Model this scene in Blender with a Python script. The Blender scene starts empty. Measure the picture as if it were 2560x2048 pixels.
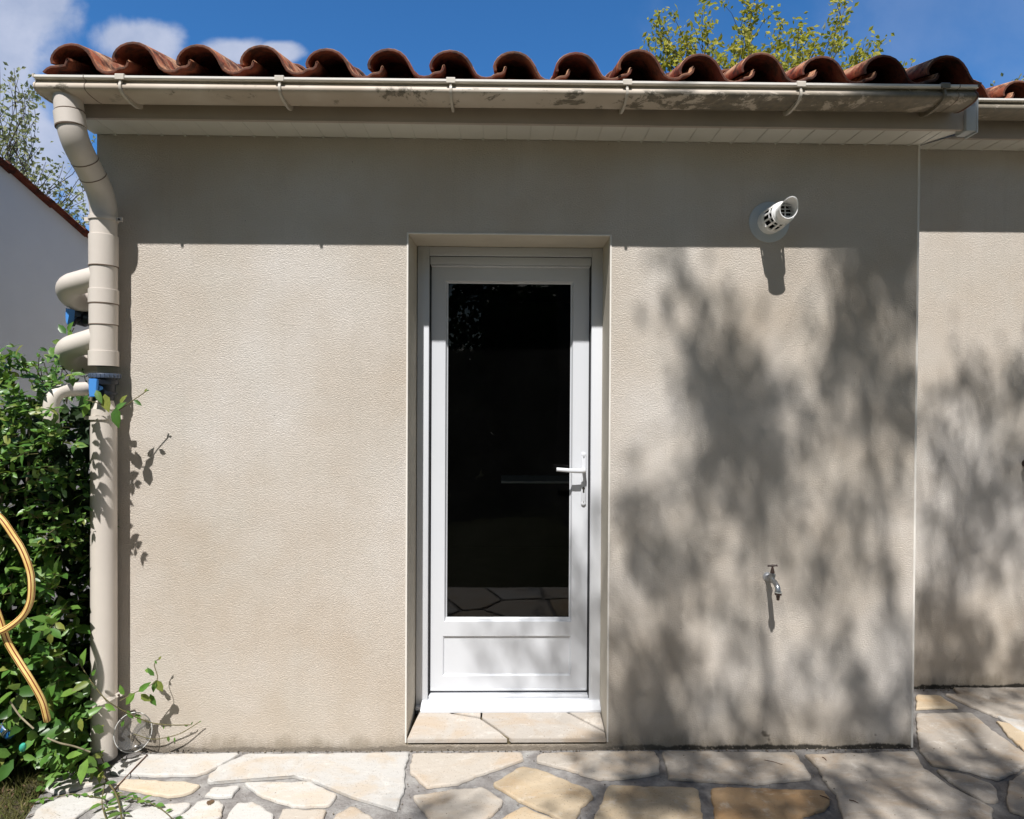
import bpy, bmesh, math, random
import numpy as np
from mathutils import Vector, Matrix, Euler
from mathutils.geometry import tessellate_polygon
random.seed(7); np.random.seed(7)
SC = bpy.context.scene
COL = SC.collection
V = Vector
R = math.radians

# ------------------------------------------------------------------ camera
F_PX, YAW, PIT, ROLL = 1560.0, .0184, .010, .0055
CAM = V((0, -2.6, 1.45))
fw = V((math.sin(YAW)*math.cos(PIT), math.cos(YAW)*math.cos(PIT), -math.sin(PIT)))
rt = fw.cross(V((0, 0, 1))).normalized(); up = rt.cross(fw)
rt, up = rt*math.cos(ROLL)+up*math.sin(ROLL), -rt*math.sin(ROLL)+up*math.cos(ROLL)
cd = bpy.data.cameras.new('camera'); cam = bpy.data.objects.new('camera', cd); COL.objects.link(cam)
cam.matrix_world = Matrix(((rt.x, up.x, -fw.x, CAM.x), (rt.y, up.y, -fw.y, CAM.y), (rt.z, up.z, -fw.z, CAM.z), (0, 0, 0, 1)))
cd.sensor_width = 36; cd.lens = F_PX/2560*36; cd.clip_end = 1000; cd.clip_start = .05
SC.camera = cam
SC.render.resolution_x = 1024; SC.render.resolution_y = 819

def P(px, py, Y):
    """point of the plane y = Y that the photograph shows at source pixel (px, py)"""
    d = fw+rt*((px-1280)/F_PX)-up*((py-1024)/F_PX)
    return CAM+d*((Y-CAM.y)/d.y)

def G(px, py, z=0.0):
    d = fw+rt*((px-1280)/F_PX)-up*((py-1024)/F_PX)
    return CAM+d*((z-CAM.z)/d.z)

# ------------------------------------------------------------------ sun, sky, exposure
SX, ST = .20, 1.55                       # the light travels (SX, 1, -ST)
sun_dir = V((SX, 1, -ST)).normalized()
sl = bpy.data.lights.new('sun', 'SUN'); sl.energy = 4.9; sl.angle = R(.53); sl.color = (1, .975, .945)
so = bpy.data.objects.new('sun', sl); COL.objects.link(so)
so.rotation_euler = (-sun_dir).to_track_quat('Z', 'Y').to_euler(); so.location = (-3, -9, 12)
SUN_EL = math.asin(-sun_dir.z); SUN_ROT = math.atan2(-sun_dir.x, -sun_dir.y)
vs = SC.view_settings
vs.view_transform = 'Standard'; vs.look = 'None'; vs.gamma = 1; vs.use_curve_mapping = False; vs.exposure = .42
SC.display_settings.display_device = 'sRGB'
SKY_STRENGTH = .064


class NT:
    def __init__(s, tree): s.t = tree; s.n = tree.nodes; s.l = tree.links
    def add(s, typ, **kw):
        n = s.n.new(typ)
        for k, v in kw.items():
            if k == 'inp':
                for a, b in v.items(): s.set(n, a, b)
            else: setattr(n, k, v)
        return n
    def set(s, n, key, val):
        i = n.inputs[key]
        if isinstance(val, bpy.types.NodeSocket): s.l.new(val, i)
        elif isinstance(val, bpy.types.Node): s.l.new(val.outputs[0], i)
        else: i.default_value = val
    def math(s, op, a, b=0.0, c=None, clamp=False):
        n = s.n.new('ShaderNodeMath'); n.operation = op; n.use_clamp = clamp
        s.set(n, 0, a); s.set(n, 1, b)
        if c is not None: s.set(n, 2, c)
        return n.outputs[0]
    def mix(s, f, a, b, mode='MIX'):
        n = s.n.new('ShaderNodeMix'); n.data_type = 'RGBA'; n.blend_type = mode
        s.set(n, 0, f); s.set(n, 6, a); s.set(n, 7, b)
        return n.outputs[2]
    def ramp(s, f, stops, interp='LINEAR'):
        n = s.n.new('ShaderNodeValToRGB'); s.set(n, 0, f); cr = n.color_ramp; cr.interpolation = interp
        while len(cr.elements) < len(stops): cr.elements.new(.5)
        for e, (p, c) in zip(cr.elements, stops):
            e.position = p; e.color = c if len(c) == 4 else (*c, 1)
        return n.outputs[0]
    def noise(s, vec, scale, detail=4, rough=.55, dist=0.0, dim='3D'):
        n = s.n.new('ShaderNodeTexNoise'); n.noise_dimensions = dim
        if vec is not None: s.set(n, 'Vector', vec)
        n.inputs['Scale'].default_value = scale; n.inputs['Detail'].default_value = detail
        n.inputs['Roughness'].default_value = rough; n.inputs['Distortion'].default_value = dist
        return n.outputs[0]
    def mapping(s, vec, scale=(1, 1, 1), loc=(0, 0, 0), rot=(0, 0, 0)):
        n = s.n.new('ShaderNodeMapping'); s.set(n, 'Vector', vec)
        n.inputs['Scale'].default_value = scale; n.inputs['Location'].default_value = loc; n.inputs['Rotation'].default_value = rot
        return n.outputs[0]
    def pos(s): return s.n.new('ShaderNodeNewGeometry').outputs['Position']
    def xyz(s, vec):
        n = s.n.new('ShaderNodeSeparateXYZ'); s.set(n, 0, vec); return n.outputs
    def bump(s, h, strength=1, dist=.01, normal=None):
        n = s.n.new('ShaderNodeBump'); s.set(n, 'Height', h); n.inputs['Strength'].default_value = strength
        n.inputs['Distance'].default_value = dist
        if normal is not None: s.set(n, 'Normal', normal)
        return n.outputs[0]
    def step(s, v, a, b):
        n = s.n.new('ShaderNodeMapRange'); n.interpolation_type = 'SMOOTHSTEP'
        s.set(n, 0, v); n.inputs[1].default_value = a; n.inputs[2].default_value = b
        return n.outputs[0]


def rgb(r, g, b): return (r, g, b, 1)


def material(name, base=None, rough=.6, spec=.5, metal=0.0):
    m = bpy.data.materials.new(name); m.use_nodes = True
    nt = NT(m.node_tree); b = m.node_tree.nodes['Principled BSDF']
    b.inputs['Roughness'].default_value = rough; b.inputs['Specular IOR Level'].default_value = spec
    b.inputs['Metallic'].default_value = metal
    if base: b.inputs['Base Color'].default_value = (*base, 1)
    return m, nt, b


# world: Nishita sky and a few real-direction clouds
w = bpy.data.worlds.new('World'); SC.world = w; w.use_nodes = True
wt = NT(w.node_tree); bg = w.node_tree.nodes['Background']
sky = wt.add('ShaderNodeTexSky'); sky.sky_type = 'NISHITA'; sky.sun_disc = False
sky.sun_elevation = SUN_EL; sky.sun_rotation = SUN_ROT; sky.air_density = 1.0; sky.dust_density = .25; sky.ozone_density = 3.2; sky.altitude = 600
tc = wt.add('ShaderNodeTexCoord').outputs['Generated']
X, Y_, Z = wt.xyz(tc)
ys = wt.math('MAXIMUM', Y_, .08)
u = wt.math('DIVIDE', X, ys); v = wt.math('DIVIDE', Z, ys)
cmb = wt.add('ShaderNodeCombineXYZ'); wt.set(cmb, 0, u); wt.set(cmb, 1, v)
def blob(u0, v0, ru, rv):
    a = wt.math('DIVIDE', wt.math('SUBTRACT', u, u0), ru); b = wt.math('DIVIDE', wt.math('SUBTRACT', v, v0), rv)
    d = wt.math('ADD', wt.math('MULTIPLY', a, a), wt.math('MULTIPLY', b, b))
    return wt.math('SUBTRACT', 1.0, wt.math('SQRT', d))
nz = wt.noise(cmb.outputs[0], 5.5, 7, .55, .25)
nz2 = wt.math('MULTIPLY', wt.math('SUBTRACT', nz, .5), 1.9)
mask = None
for b_ in ((-.84, .60, .19, .30), (-.80, .38, .19, .16), (-.575, .568, .085, .05), (-.43, .553, .07, .03), (-.36, .552, .05, .02), (-.62, .33, .12, .07), (-1.4, .5, .5, .3)):
    q = blob(*b_)
    mask = q if mask is None else wt.math('MAXIMUM', mask, q)
m1 = wt.step(wt.math('ADD', mask, nz2), -.02, .45)
thin = wt.math('MULTIPLY', wt.step(wt.math('ADD', blob(.72, .66, .45, .22), wt.math('MULTIPLY', nz2, 1.2)), -.1, 1.0), .16)
dome = wt.math('MULTIPLY', wt.step(wt.noise(tc, 2.4, 6, .55), .56, .72), wt.step(wt.math('MULTIPLY', Y_, -1.0), -.05, .1))
cl = wt.math('MAXIMUM', wt.math('MAXIMUM', m1, thin), wt.math('MULTIPLY', dome, .6))
shade = wt.noise(cmb.outputs[0], 9, 5, .6)
ccol = wt.ramp(shade, [(.3, rgb(4.9, 5.7, 7.7)), (.7, rgb(7.4, 7.9, 9.6))])
tcol = wt.mix(wt.step(Y_, -.25, .3), rgb(1.12, 1.0, .82), rgb(.58, 1.30, 1.84))      # paler towards the sun
tint = wt.mix(1.0, sky.outputs[0], tcol, 'MULTIPLY')
fin = wt.mix(wt.math('MULTIPLY', cl, .88), tint, ccol)
wt.set(bg, 'Color', fin); bg.inputs['Strength'].default_value = SKY_STRENGTH

SC.render.engine = 'CYCLES'
SC.cycles.max_bounces = 7; SC.cycles.transparent_max_bounces = 12; SC.cycles.diffuse_bounces = 4
SC.cycles.caustics_reflective = False; SC.cycles.caustics_refractive = False

# ------------------------------------------------------------------ object helpers
def link(name, me, mat=None, parent=None, smooth=None):
    o = bpy.data.objects.new(name, me); COL.objects.link(o)
    if mat is not None:
        for mm in (mat if isinstance(mat, (list, tuple)) else [mat]): me.materials.append(mm)
    if parent is not None: o.parent = parent
    if smooth is not None:
        me.polygons.foreach_set('use_smooth', [True]*len(me.polygons))
        me.set_sharp_from_angle(angle=R(smooth))
    return o


def obj(name, bm, mat=None, parent=None, smooth=35):
    me = bpy.data.meshes.new(name); bm.to_mesh(me); bm.free()
    return link(name, me, mat, parent, smooth)


def raw(name, verts, faces, mat=None, parent=None, smooth=None):
    me = bpy.data.meshes.new(name)
    me.from_pydata([tuple(q) for q in verts], [], faces); me.update()
    return link(name, me, mat, parent, smooth)


def thing(name, label, cat, group=None, loc=(0, 0, 0)):
    o = bpy.data.objects.new(name, None); COL.objects.link(o); o.empty_display_size = .1
    tag(o, label, cat, group); return o


def tag(o, label=None, cat=None, group=None, kind=None):
    if label: o['label'] = label
    if cat: o['category'] = cat
    if group: o['group'] = group
    if kind: o['kind'] = kind
    return o


def box(bm, x0, x1, y0, y1, z0, z1, bev=0.0, seg=2, mi=0):
    vs_ = [bm.verts.new((x, y, z)) for z in (z0, z1) for y in (y0, y1) for x in (x0, x1)]
    fs = [bm.faces.new([vs_[i] for i in q]) for q in ((0, 2, 3, 1), (4, 5, 7, 6), (0, 1, 5, 4), (2, 6, 7, 3), (0, 4, 6, 2), (1, 3, 7, 5))]
    for f in fs: f.material_index = mi
    if bev:
        es = list({e for f in fs for e in f.edges})
        bmesh.ops.bevel(bm, geom=es, offset=bev, segments=seg, affect='EDGES', profile=.5, clamp_overlap=True)
    return vs_


def frame_path(pts):
    T = []
    n = len(pts)
    for i in range(n):
        a = pts[max(i-1, 0)]; b = pts[min(i+1, n-1)]; T.append((b-a).normalized())
    r = V((0, 0, 1)) if abs(T[0].z) < .9 else V((1, 0, 0))
    N = [(r-T[0]*r.dot(T[0])).normalized()]
    for i in range(1, n):
        q = N[-1]-T[i]*N[-1].dot(T[i])
        N.append(q.normalized() if q.length > 1e-6 else N[-1])
    return T, N


def tube(bm, pts, rad, seg=16, cap=True, uv=False):
    """sweep a circle along pts; rad may be a list"""
    pts = [V(p) for p in pts]; T, N = frame_path(pts)
    rads = rad if isinstance(rad, (list, tuple)) else [rad]*len(pts)
    rings = []
    for p, t, n, r in zip(pts, T, N, rads):
        b = t.cross(n)
        rings.append([bm.verts.new(p+(n*math.cos(a)+b*math.sin(a))*r) for a in (2*math.pi*k/seg for k in range(seg))])
    lay = bm.loops.layers.uv.verify() if uv else None
    L = 0
    for i in range(len(rings)-1):
        d = (pts[i+1]-pts[i]).length
        for k in range(seg):
            f = bm.faces.new((rings[i][k], rings[i][(k+1) % seg], rings[i+1][(k+1) % seg], rings[i+1][k]))
            if uv:
                for lp, q in zip(f.loops, ((k/seg, L), ((k+1)/seg, L), ((k+1)/seg, L+d), (k/seg, L+d))): lp[lay].uv = q
        L += d
    if cap:
        bm.faces.new(list(reversed(rings[0]))); bm.faces.new(rings[-1])
    return rings


def fillet(pts, rad, n=7):
    """round the inner corners of a polyline"""
    pts = [V(p) for p in pts]; out = [pts[0]]
    rr = rad if isinstance(rad, (list, tuple)) else [rad]*len(pts)
    for i in range(1, len(pts)-1):
        a, b, c = pts[i-1], pts[i], pts[i+1]
        d1 = (a-b); d2 = (c-b); r = min(rr[i], d1.length*.49, d2.length*.49)
        p0 = b+d1.normalized()*r; p2 = b+d2.normalized()*r
        for k in range(n+1):
            t = k/n; out.append(p0*(1-t)**2+b*2*t*(1-t)+p2*t*t)
    out.append(pts[-1]); return out


def spline(pts, n=6):
    pts = [V(p) for p in pts]; out = []
    for i in range(len(pts)-1):
        p0 = pts[max(i-1, 0)]; p1 = pts[i]; p2 = pts[i+1]; p3 = pts[min(i+2, len(pts)-1)]
        for k in range(n):
            t = k/n
            out.append(.5*((2*p1)+(p2-p0)*t+(2*p0-5*p1+4*p2-p3)*t*t+(-p0+3*p1-3*p2+p3)*t**3))
    out.append(pts[-1]); return out


def lathe(bm, prof, centre, axis, seg=32, close=False):
    """prof: list of (distance along the axis, radius)"""
    axis = V(axis).normalized(); r = V((0, 0, 1)) if abs(axis.z) < .9 else V((1, 0, 0))
    n = (r-axis*r.dot(axis)).normalized(); b = axis.cross(n); centre = V(centre); rings = []
    for d, rad in prof:
        rings.append([bm.verts.new(centre+axis*d+(n*math.cos(a)+b*math.sin(a))*rad) for a in (2*math.pi*k/seg for k in range(seg))])
    m = len(rings)
    for i in range(m if close else m-1):
        A, B = rings[i], rings[(i+1) % m]
        for k in range(seg): bm.faces.new((A[k], A[(k+1) % seg], B[(k+1) % seg], B[k]))
    return rings


def extrude_profile(bm, prof, x0, x1, closed=True, dz=0.0, cap=True, nseg=1):
    """prof in (y, z); swept along x, dz = rise from x0 to x1"""
    rings = []
    for i in range(nseg+1):
        t = i/nseg; rings.append([bm.verts.new((x0+(x1-x0)*t, y, z+dz*t)) for y, z in prof])
    n = len(prof)
    for A, B in zip(rings, rings[1:]):
        for k in range(n if closed else n-1): bm.faces.new((A[k], A[(k+1) % n], B[(k+1) % n], B[k]))
    if cap and closed: bm.faces.new(list(reversed(rings[0]))); bm.faces.new(rings[-1])
    return rings


def finish(bm): bmesh.ops.recalc_face_normals(bm, faces=bm.faces); return bm


# ------------------------------------------------------------------ materials
def mat_stucco(name, fine=1.0, k=1.0):
    m, n, b = material(name, rough=.93, spec=.15)
    p = n.pos(); x, y, z = n.xyz(p)
    st = n.mapping(p, (1, 1, 1.9))
    big = n.noise(p, .9, 4, .6); mid = n.noise(p, 3.2, 5, .6)
    c = n.ramp(big, [(.34, rgb(.50*k, .425*k, .345*k)), (.5, rgb(.56*k, .500*k, .435*k)), (.64, rgb(.62*k, .575*k, .53*k))])
    c = n.mix(n.math('MULTIPLY', n.step(mid, .42, .7), .35), c, rgb(.54*k, .505*k, .45*k))
    sp = n.noise(p, 160, 2, .6)
    c = n.mix(n.math('MULTIPLY', n.step(sp, .62, .72), .25), c, rgb(.28, .25, .21))
    c = n.mix(n.math('MULTIPLY', n.step(sp, .45, .30), .22), c, rgb(.70, .66, .60))
    # splash dirt along the foot of the wall
    h = n.math('ADD', z, n.math('MULTIPLY', n.math('SUBTRACT', n.noise(n.mapping(p, (1, 1, .4)), 14, 5, .7), .5), .16))
    c = n.mix(n.math('MULTIPLY', n.step(h, .075, .0), .55), c, rgb(.20, .165, .12))
    h2 = n.math('ADD', z, n.math('MULTIPLY', n.math('SUBTRACT', n.noise(p, 5, 4, .6), .5), .5))
    c = n.mix(n.math('MULTIPLY', n.step(h2, .34, .05), .22), c, rgb(.42, .33, .22))
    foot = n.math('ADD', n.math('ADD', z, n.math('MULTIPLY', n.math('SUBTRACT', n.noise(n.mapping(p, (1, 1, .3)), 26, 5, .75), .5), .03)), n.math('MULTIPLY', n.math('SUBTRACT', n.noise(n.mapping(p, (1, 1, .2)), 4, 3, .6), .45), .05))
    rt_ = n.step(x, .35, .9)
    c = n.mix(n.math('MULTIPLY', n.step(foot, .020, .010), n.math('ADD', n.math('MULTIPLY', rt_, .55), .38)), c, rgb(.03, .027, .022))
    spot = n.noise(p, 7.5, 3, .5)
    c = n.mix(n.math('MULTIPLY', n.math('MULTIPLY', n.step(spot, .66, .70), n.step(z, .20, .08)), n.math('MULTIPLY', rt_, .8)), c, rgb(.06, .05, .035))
    drip = n.noise(n.mapping(p, (9, 1, .35)), 3, 4, .6)
    c = n.mix(n.math('MULTIPLY', n.step(drip, .54, .72), .09), c, rgb(.36, .33, .28))
    pit = n.add('ShaderNodeTexVoronoi'); pit.inputs['Scale'].default_value = 9; n.set(pit, 'Vector', p)
    c = n.mix(n.math('MULTIPLY', n.step(pit.outputs[0], .022, .012), .75), c, rgb(.08, .065, .05))
    n.set(b, 'Base Color', c)
    w1 = n.noise(st, 140, 3, .66, .45)
    w2 = n.noise(st, 190, 2, .6)
    grain = n.math('ADD', n.math('MULTIPLY', n.step(w1, .36, .62), 1.0), n.math('MULTIPLY', w2, .35))
    bm1 = n.bump(grain, .66*fine, .0031)
    bm2 = n.bump(n.noise(p, 2.4, 3, .5), .35, .02, bm1)
    n.set(b, 'Normal', bm2)
    return m
M_STUCCO = mat_stucco('stucco_wall', 1.0, 1.09)


def mat_simple(name, col, rough=.5, spec=.5, var=.08, scale=6, bump=0, bscale=60, bdist=.002, metal=0, col2=None):
    m, n, b = material(name, rough=rough, spec=spec, metal=metal); p = n.pos()
    c2 = col2 or tuple(q*(1-var*2) for q in col)
    nn = n.noise(p, scale, 5, .6)
    n.set(b, 'Base Color', n.ramp(nn, [(.3, (*c2, 1)), (.7, (*col, 1))]))
    if bump: n.set(b, 'Normal', n.bump(n.noise(p, bscale, 4, .6), bump, bdist))
    return m
M_REVEAL = mat_simple('smooth_render', (.60, .545, .455), .85, .2, .06, 5, .5, 140, .0012)
M_BEAD = mat_simple('corner_bead', (.78, .74, .68), .6, .3, .05)
M_PVCW = mat_simple('white_pvc', (.635, .65, .68), .3, .45, .02, 3)
M_PVCB = mat_simple('sand_pvc', (.66, .595, .53), .36, .4, .06, 3.5)
M_SOFFIT = mat_simple('soffit_pvc', (.66, .64, .58), .5, .35, .07, 3)
M_FASCIA = mat_simple('fascia_board', (.44, .375, .32), .6, .3, .08, 3)
M_RUB = mat_simple('rubber_gasket', (.025, .025, .027), .6, .3, .1)
M_BLACKP = mat_simple('black_plastic', (.012, .016, .026), .35, .5, .1)
M_SLATE = mat_simple('slate_blue_plastic', (.075, .10, .15), .4, .5, .1)
M_BLUE = mat_simple('blue_plastic', (.07, .27, .68), .38, .5, .05)
M_DKBLUE = mat_simple('dark_blue_plastic', (.01, .09, .26), .3, .5, .1)
M_TEAL = mat_simple('teal_plastic', (.06, .42, .30), .4, .5, .1)
M_BRASS = mat_simple('dull_chrome', (.42, .44, .46), .33, .5, .2, 60, metal=.85, col2=(.20, .20, .20))
M_DARKM = mat_simple('dark_brown_metal', (.055, .032, .024), .5, .5, .2, 80)
M_WHITEP = mat_simple('flue_white', (.85, .845, .83), .32, .45, .03)
M_NEIGH = mat_simple('neighbour_render', (.88, .90, .92), .9, .2, .05, 1.2, .4, 90, .002)
M_DARK = mat_simple('dark_interior', (.035, .033, .03), .9, .1, .1)
M_SHELF = mat_simple('shelf_paint', (.8, .8, .78), .6, .3, .03)
M_TWIG = mat_simple('twig_bark', (.15, .085, .06), .8, .2, .2, 30, .6, 200, .001)
M_TWIGP = mat_simple('pale_stem', (.36, .31, .21), .7, .2, .2, 30)
M_GSTEM = mat_simple('green_stem', (.16, .14, .06), .6, .3, .2, 30)
M_BARK = mat_simple('tree_bark', (.11, .09, .075), .9, .1, .3, 12, 1, 40, .01)
M_TWIGT = mat_simple('tree_twig', (.10, .075, .07), .9, .1, .2, 12)

# gutter plastic with the algae band that gets thicker to the right
def mat_gutter():
    m, n, b = material('gutter_pvc', rough=.5, spec=.35); p = n.pos(); x, y, z = n.xyz(p)
    base = n.ramp(n.noise(p, 4, 4, .6), [(.3, rgb(.50, .43, .35)), (.7, rgb(.60, .53, .45))])
    streak = n.noise(n.mapping(p, (1, 1, 2.2)), 9, 7, .72, .4)
    amt = n.math('MULTIPLY', n.step(x, -1.1, 1.4), n.math('ADD', n.math('MULTIPLY', n.step(x, .2, 1.0), .62), .38))
    thr = n.math('ADD', n.math('MULTIPLY', amt, .215), n.math('SUBTRACT', streak, .5))
    inband = n.math('MULTIPLY', n.step(z, 2.560, 2.574), n.step(z, 2.608, 2.59))
    bandr = n.math('MAXIMUM', inband, n.step(x, 1.25, 1.5))
    dirt = n.math('MULTIPLY', n.step(thr, .09, .15), bandr)
    c = n.mix(n.math('MULTIPLY', n.step(n.noise(n.mapping(p, (1, 1, .5)), 2.3, 4, .6), .42, .62), .45), base, rgb(.38, .30, .22))
    c = n.mix(n.math('MULTIPLY', dirt, .78), c, n.ramp(n.noise(p, 40, 3, .6), [(.35, rgb(.035, .034, .022)), (.7, rgb(.15, .12, .075))]))
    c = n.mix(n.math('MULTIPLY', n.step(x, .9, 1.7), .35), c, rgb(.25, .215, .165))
    n.set(b, 'Base Color', c); n.set(b, 'Normal', n.bump(streak, .25, .002))
    return m
M_GUTTER = mat_gutter()
M_BRK = mat_simple('bracket_pvc', (.60, .545, .47), .45, .4, .1, 20)
M_LIP = mat_simple('gutter_lip_pvc', (.78, .74, .68), .4, .4, .06, 8)


def mat_tile():
    m, n, b = material('terracotta', rough=.85, spec=.2); p = n.pos()
    ri = n.add('ShaderNodeNewGeometry').outputs['Random Per Island']
    c = n.ramp(ri, [(0, rgb(.20, .040, .022)), (.4, rgb(.25, .058, .030)), (.75, rgb(.28, .085, .042)), (1, rgb(.17, .040, .025))])
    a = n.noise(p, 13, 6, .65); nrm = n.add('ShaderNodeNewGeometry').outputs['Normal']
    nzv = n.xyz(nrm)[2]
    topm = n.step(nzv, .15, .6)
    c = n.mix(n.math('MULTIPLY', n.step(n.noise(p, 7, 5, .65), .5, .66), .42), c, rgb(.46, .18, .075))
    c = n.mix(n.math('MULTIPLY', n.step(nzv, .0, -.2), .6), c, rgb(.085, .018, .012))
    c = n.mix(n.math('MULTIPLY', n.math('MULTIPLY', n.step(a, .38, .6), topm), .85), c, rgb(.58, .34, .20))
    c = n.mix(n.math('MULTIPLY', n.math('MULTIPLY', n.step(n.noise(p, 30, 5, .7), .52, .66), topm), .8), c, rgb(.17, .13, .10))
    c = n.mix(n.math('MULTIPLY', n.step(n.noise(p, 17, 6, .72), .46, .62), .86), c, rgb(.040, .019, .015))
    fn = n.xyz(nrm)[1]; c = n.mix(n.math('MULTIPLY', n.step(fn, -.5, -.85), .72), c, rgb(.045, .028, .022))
    n.set(b, 'Base Color', c)
    n.set(b, 'Normal', n.bump(n.math('ADD', n.noise(p, 60, 4, .6), n.math('MULTIPLY', a, 1.5)), .6, .004))
    return m
M_TILE = mat_tile()


def mat_stone():
    m, n, b = material('flagstone', rough=.75, spec=.3); p = n.pos()
    at = n.add('ShaderNodeAttribute', attribute_name='tone'); base = at.outputs['Color']
    a = n.noise(n.mapping(p, (1, 1.6, 1)), 5, 6, .62, .6)
    c = n.mix(n.math('MULTIPLY', n.step(a, .45, .68), .6), base, n.mix(1.0, base, rgb(1.0, .84, .66), 'MULTIPLY'))
    a2 = n.noise(p, 11, 6, .68, .4)
    c = n.mix(n.math('MULTIPLY', n.step(a2, .55, .72), .38), c, rgb(.36, .29, .215))
    c = n.mix(n.math('MULTIPLY', n.step(a2, .44, .30), .35), c, rgb(.66, .63, .58))
    wear = n.noise(n.mapping(p, (.8, 3.2, 1)), 16, 5, .7, .3)
    c = n.mix(n.math('MULTIPLY', n.step(wear, .55, .7), .25), c, rgb(.70, .66, .60))
    c = n.mix(n.math('MULTIPLY', n.step(n.noise(p, 170, 2, .5), .63, .7), .5), c, rgb(.16, .13, .10))
    n.set(b, 'Base Color', c)
    h = n.math('ADD', n.math('MULTIPLY', a2, 1.0), n.math('ADD', n.math('MULTIPLY', n.noise(p, 45, 5, .65), .5), n.math('MULTIPLY', wear, .6)))
    n.set(b, 'Normal', n.bump(h, .55, .006))
    n.set(b, 'Roughness', n.ramp(a2, [(.3, rgb(.55, .55, .55)), (.7, rgb(.85, .85, .85))]))
    return m
M_STONE = mat_stone()


def mat_mortar():
    m, n, b = material('mortar', rough=.95, spec=.15); p = n.pos()
    a = n.noise(p, 12, 6, .65)
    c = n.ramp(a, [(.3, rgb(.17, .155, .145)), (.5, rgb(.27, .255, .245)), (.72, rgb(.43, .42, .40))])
    c = n.mix(n.math('MULTIPLY', n.step(n.xyz(p)[0], .3, 1.5), .55), c, rgb(.11, .10, .092))  # right-hand joints darker: moister mortar, with shade put into the colour
    n.set(b, 'Base Color', c)
    n.set(b, 'Normal', n.bump(n.noise(p, 70, 5, .7), 1, .009))
    return m
M_MORTAR = mat_mortar()


def mat_leaf(name, cols, rough=.4, spec=.5, trans=.35, tcol=(.30, .42, .04)):
    m, n, b = material(name, rough=rough, spec=spec)
    ri = n.add('ShaderNodeNewGeometry').outputs['Random Per Island']
    k = len(cols); c = n.ramp(ri, [(i/(k-1), (*q, 1)) for i, q in enumerate(cols)])
    p = n.pos(); c = n.mix(n.math('MULTIPLY', n.step(n.noise(p, 35, 3, .6), .4, .7), .3), c, rgb(.02, .05, .012))
    n.set(b, 'Base Color', c)
    tr = n.add('ShaderNodeBsdfTranslucent'); n.set(tr, 'Color', n.mix(.5, c, (*tcol, 1)))
    mx = n.add('ShaderNodeMixShader'); n.set(mx, 0, trans); n.set(mx, 1, b.outputs[0]); n.set(mx, 2, tr.outputs[0])
    out = m.node_tree.nodes['Material Output']; n.l.new(mx.outputs[0], out.inputs[0])
    return m
M_LEAF = mat_leaf('shrub_leaf', [(.038, .10, .018), (.068, .17, .030), (.105, .235, .042), (.18, .31, .055), (.055, .14, .030), (.26, .28, .06)], .38, .5, .25, (.20, .34, .03))
M_OAK = mat_leaf('young_oak_leaf', [(.38, .37, .045), (.48, .45, .05), (.28, .31, .06), (.56, .48, .06), (.36, .30, .09)], .6, .3, .45, (.45, .45, .05))
M_OAK2 = mat_leaf('pale_oak_leaf', [(.34, .36, .20), (.28, .32, .16), (.40, .40, .22), (.26, .25, .16)], .6, .3, .4, (.35, .38, .10))
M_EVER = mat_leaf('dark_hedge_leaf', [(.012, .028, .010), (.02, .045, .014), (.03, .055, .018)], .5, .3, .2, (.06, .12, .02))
M_GRASS = mat_leaf('grass_blade', [(.12, .14, .035), (.17, .17, .055), (.26, .21, .09), (.09, .14, .03)], .7, .2, .3, (.2, .22, .05))
M_LITTER = mat_leaf('dry_leaf', [(.16, .09, .055), (.22, .14, .09), (.11, .065, .04), (.26, .19, .13)], .8, .2, .1, (.25, .16, .08))
M_SOIL = mat_simple('soil', (.10, .085, .055), .95, .1, .25, 9, 1, 60, .012, col2=(.05, .042, .026))
M_LAWN = mat_simple('lawn', (.06, .06, .028), .95, .1, .25, 3, 1, 90, .02, col2=(.035, .042, .016))


def mat_glass():
    m = bpy.data.materials.new('door_glass'); m.use_nodes = True; n = NT(m.node_tree); n.n.remove(n.n['Principled BSDF'])
    fr = n.add('ShaderNodeFresnel'); fr.inputs[0].default_value = 1.5
    gl = n.add('ShaderNodeBsdfGlossy'); gl.inputs['Roughness'].default_value = .004; gl.inputs['Color'].default_value = rgb(1, 1, 1)
    p = n.pos(); n.set(gl, 'Normal', n.bump(n.noise(n.mapping(p, (1, 1, .6)), 3.0, 2, .5), .06, .01))
    tr = n.add('ShaderNodeBsdfTransparent'); tr.inputs[0].default_value = rgb(.62, .66, .64)
    mx = n.add('ShaderNodeMixShader'); n.set(mx, 0, n.math('MULTIPLY', fr.outputs[0], .62)); n.set(mx, 1, tr.outputs[0]); n.set(mx, 2, gl.outputs[0])
    du = n.add('ShaderNodeBsdfDiffuse'); du.inputs[0].default_value = rgb(.6, .6, .58)
    m2 = n.add('ShaderNodeMixShader'); sm = n.noise(p, 3, 6, .7)
    n.set(m2, 0, n.math('ADD', n.math('MULTIPLY', n.step(sm, .35, .8), .002), .0012)); n.set(m2, 1, mx.outputs[0]); n.set(m2, 2, du.outputs[0])
    n.l.new(m2.outputs[0], n.n['Material Output'].inputs[0]); return m
M_GLASS = mat_glass()


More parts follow.
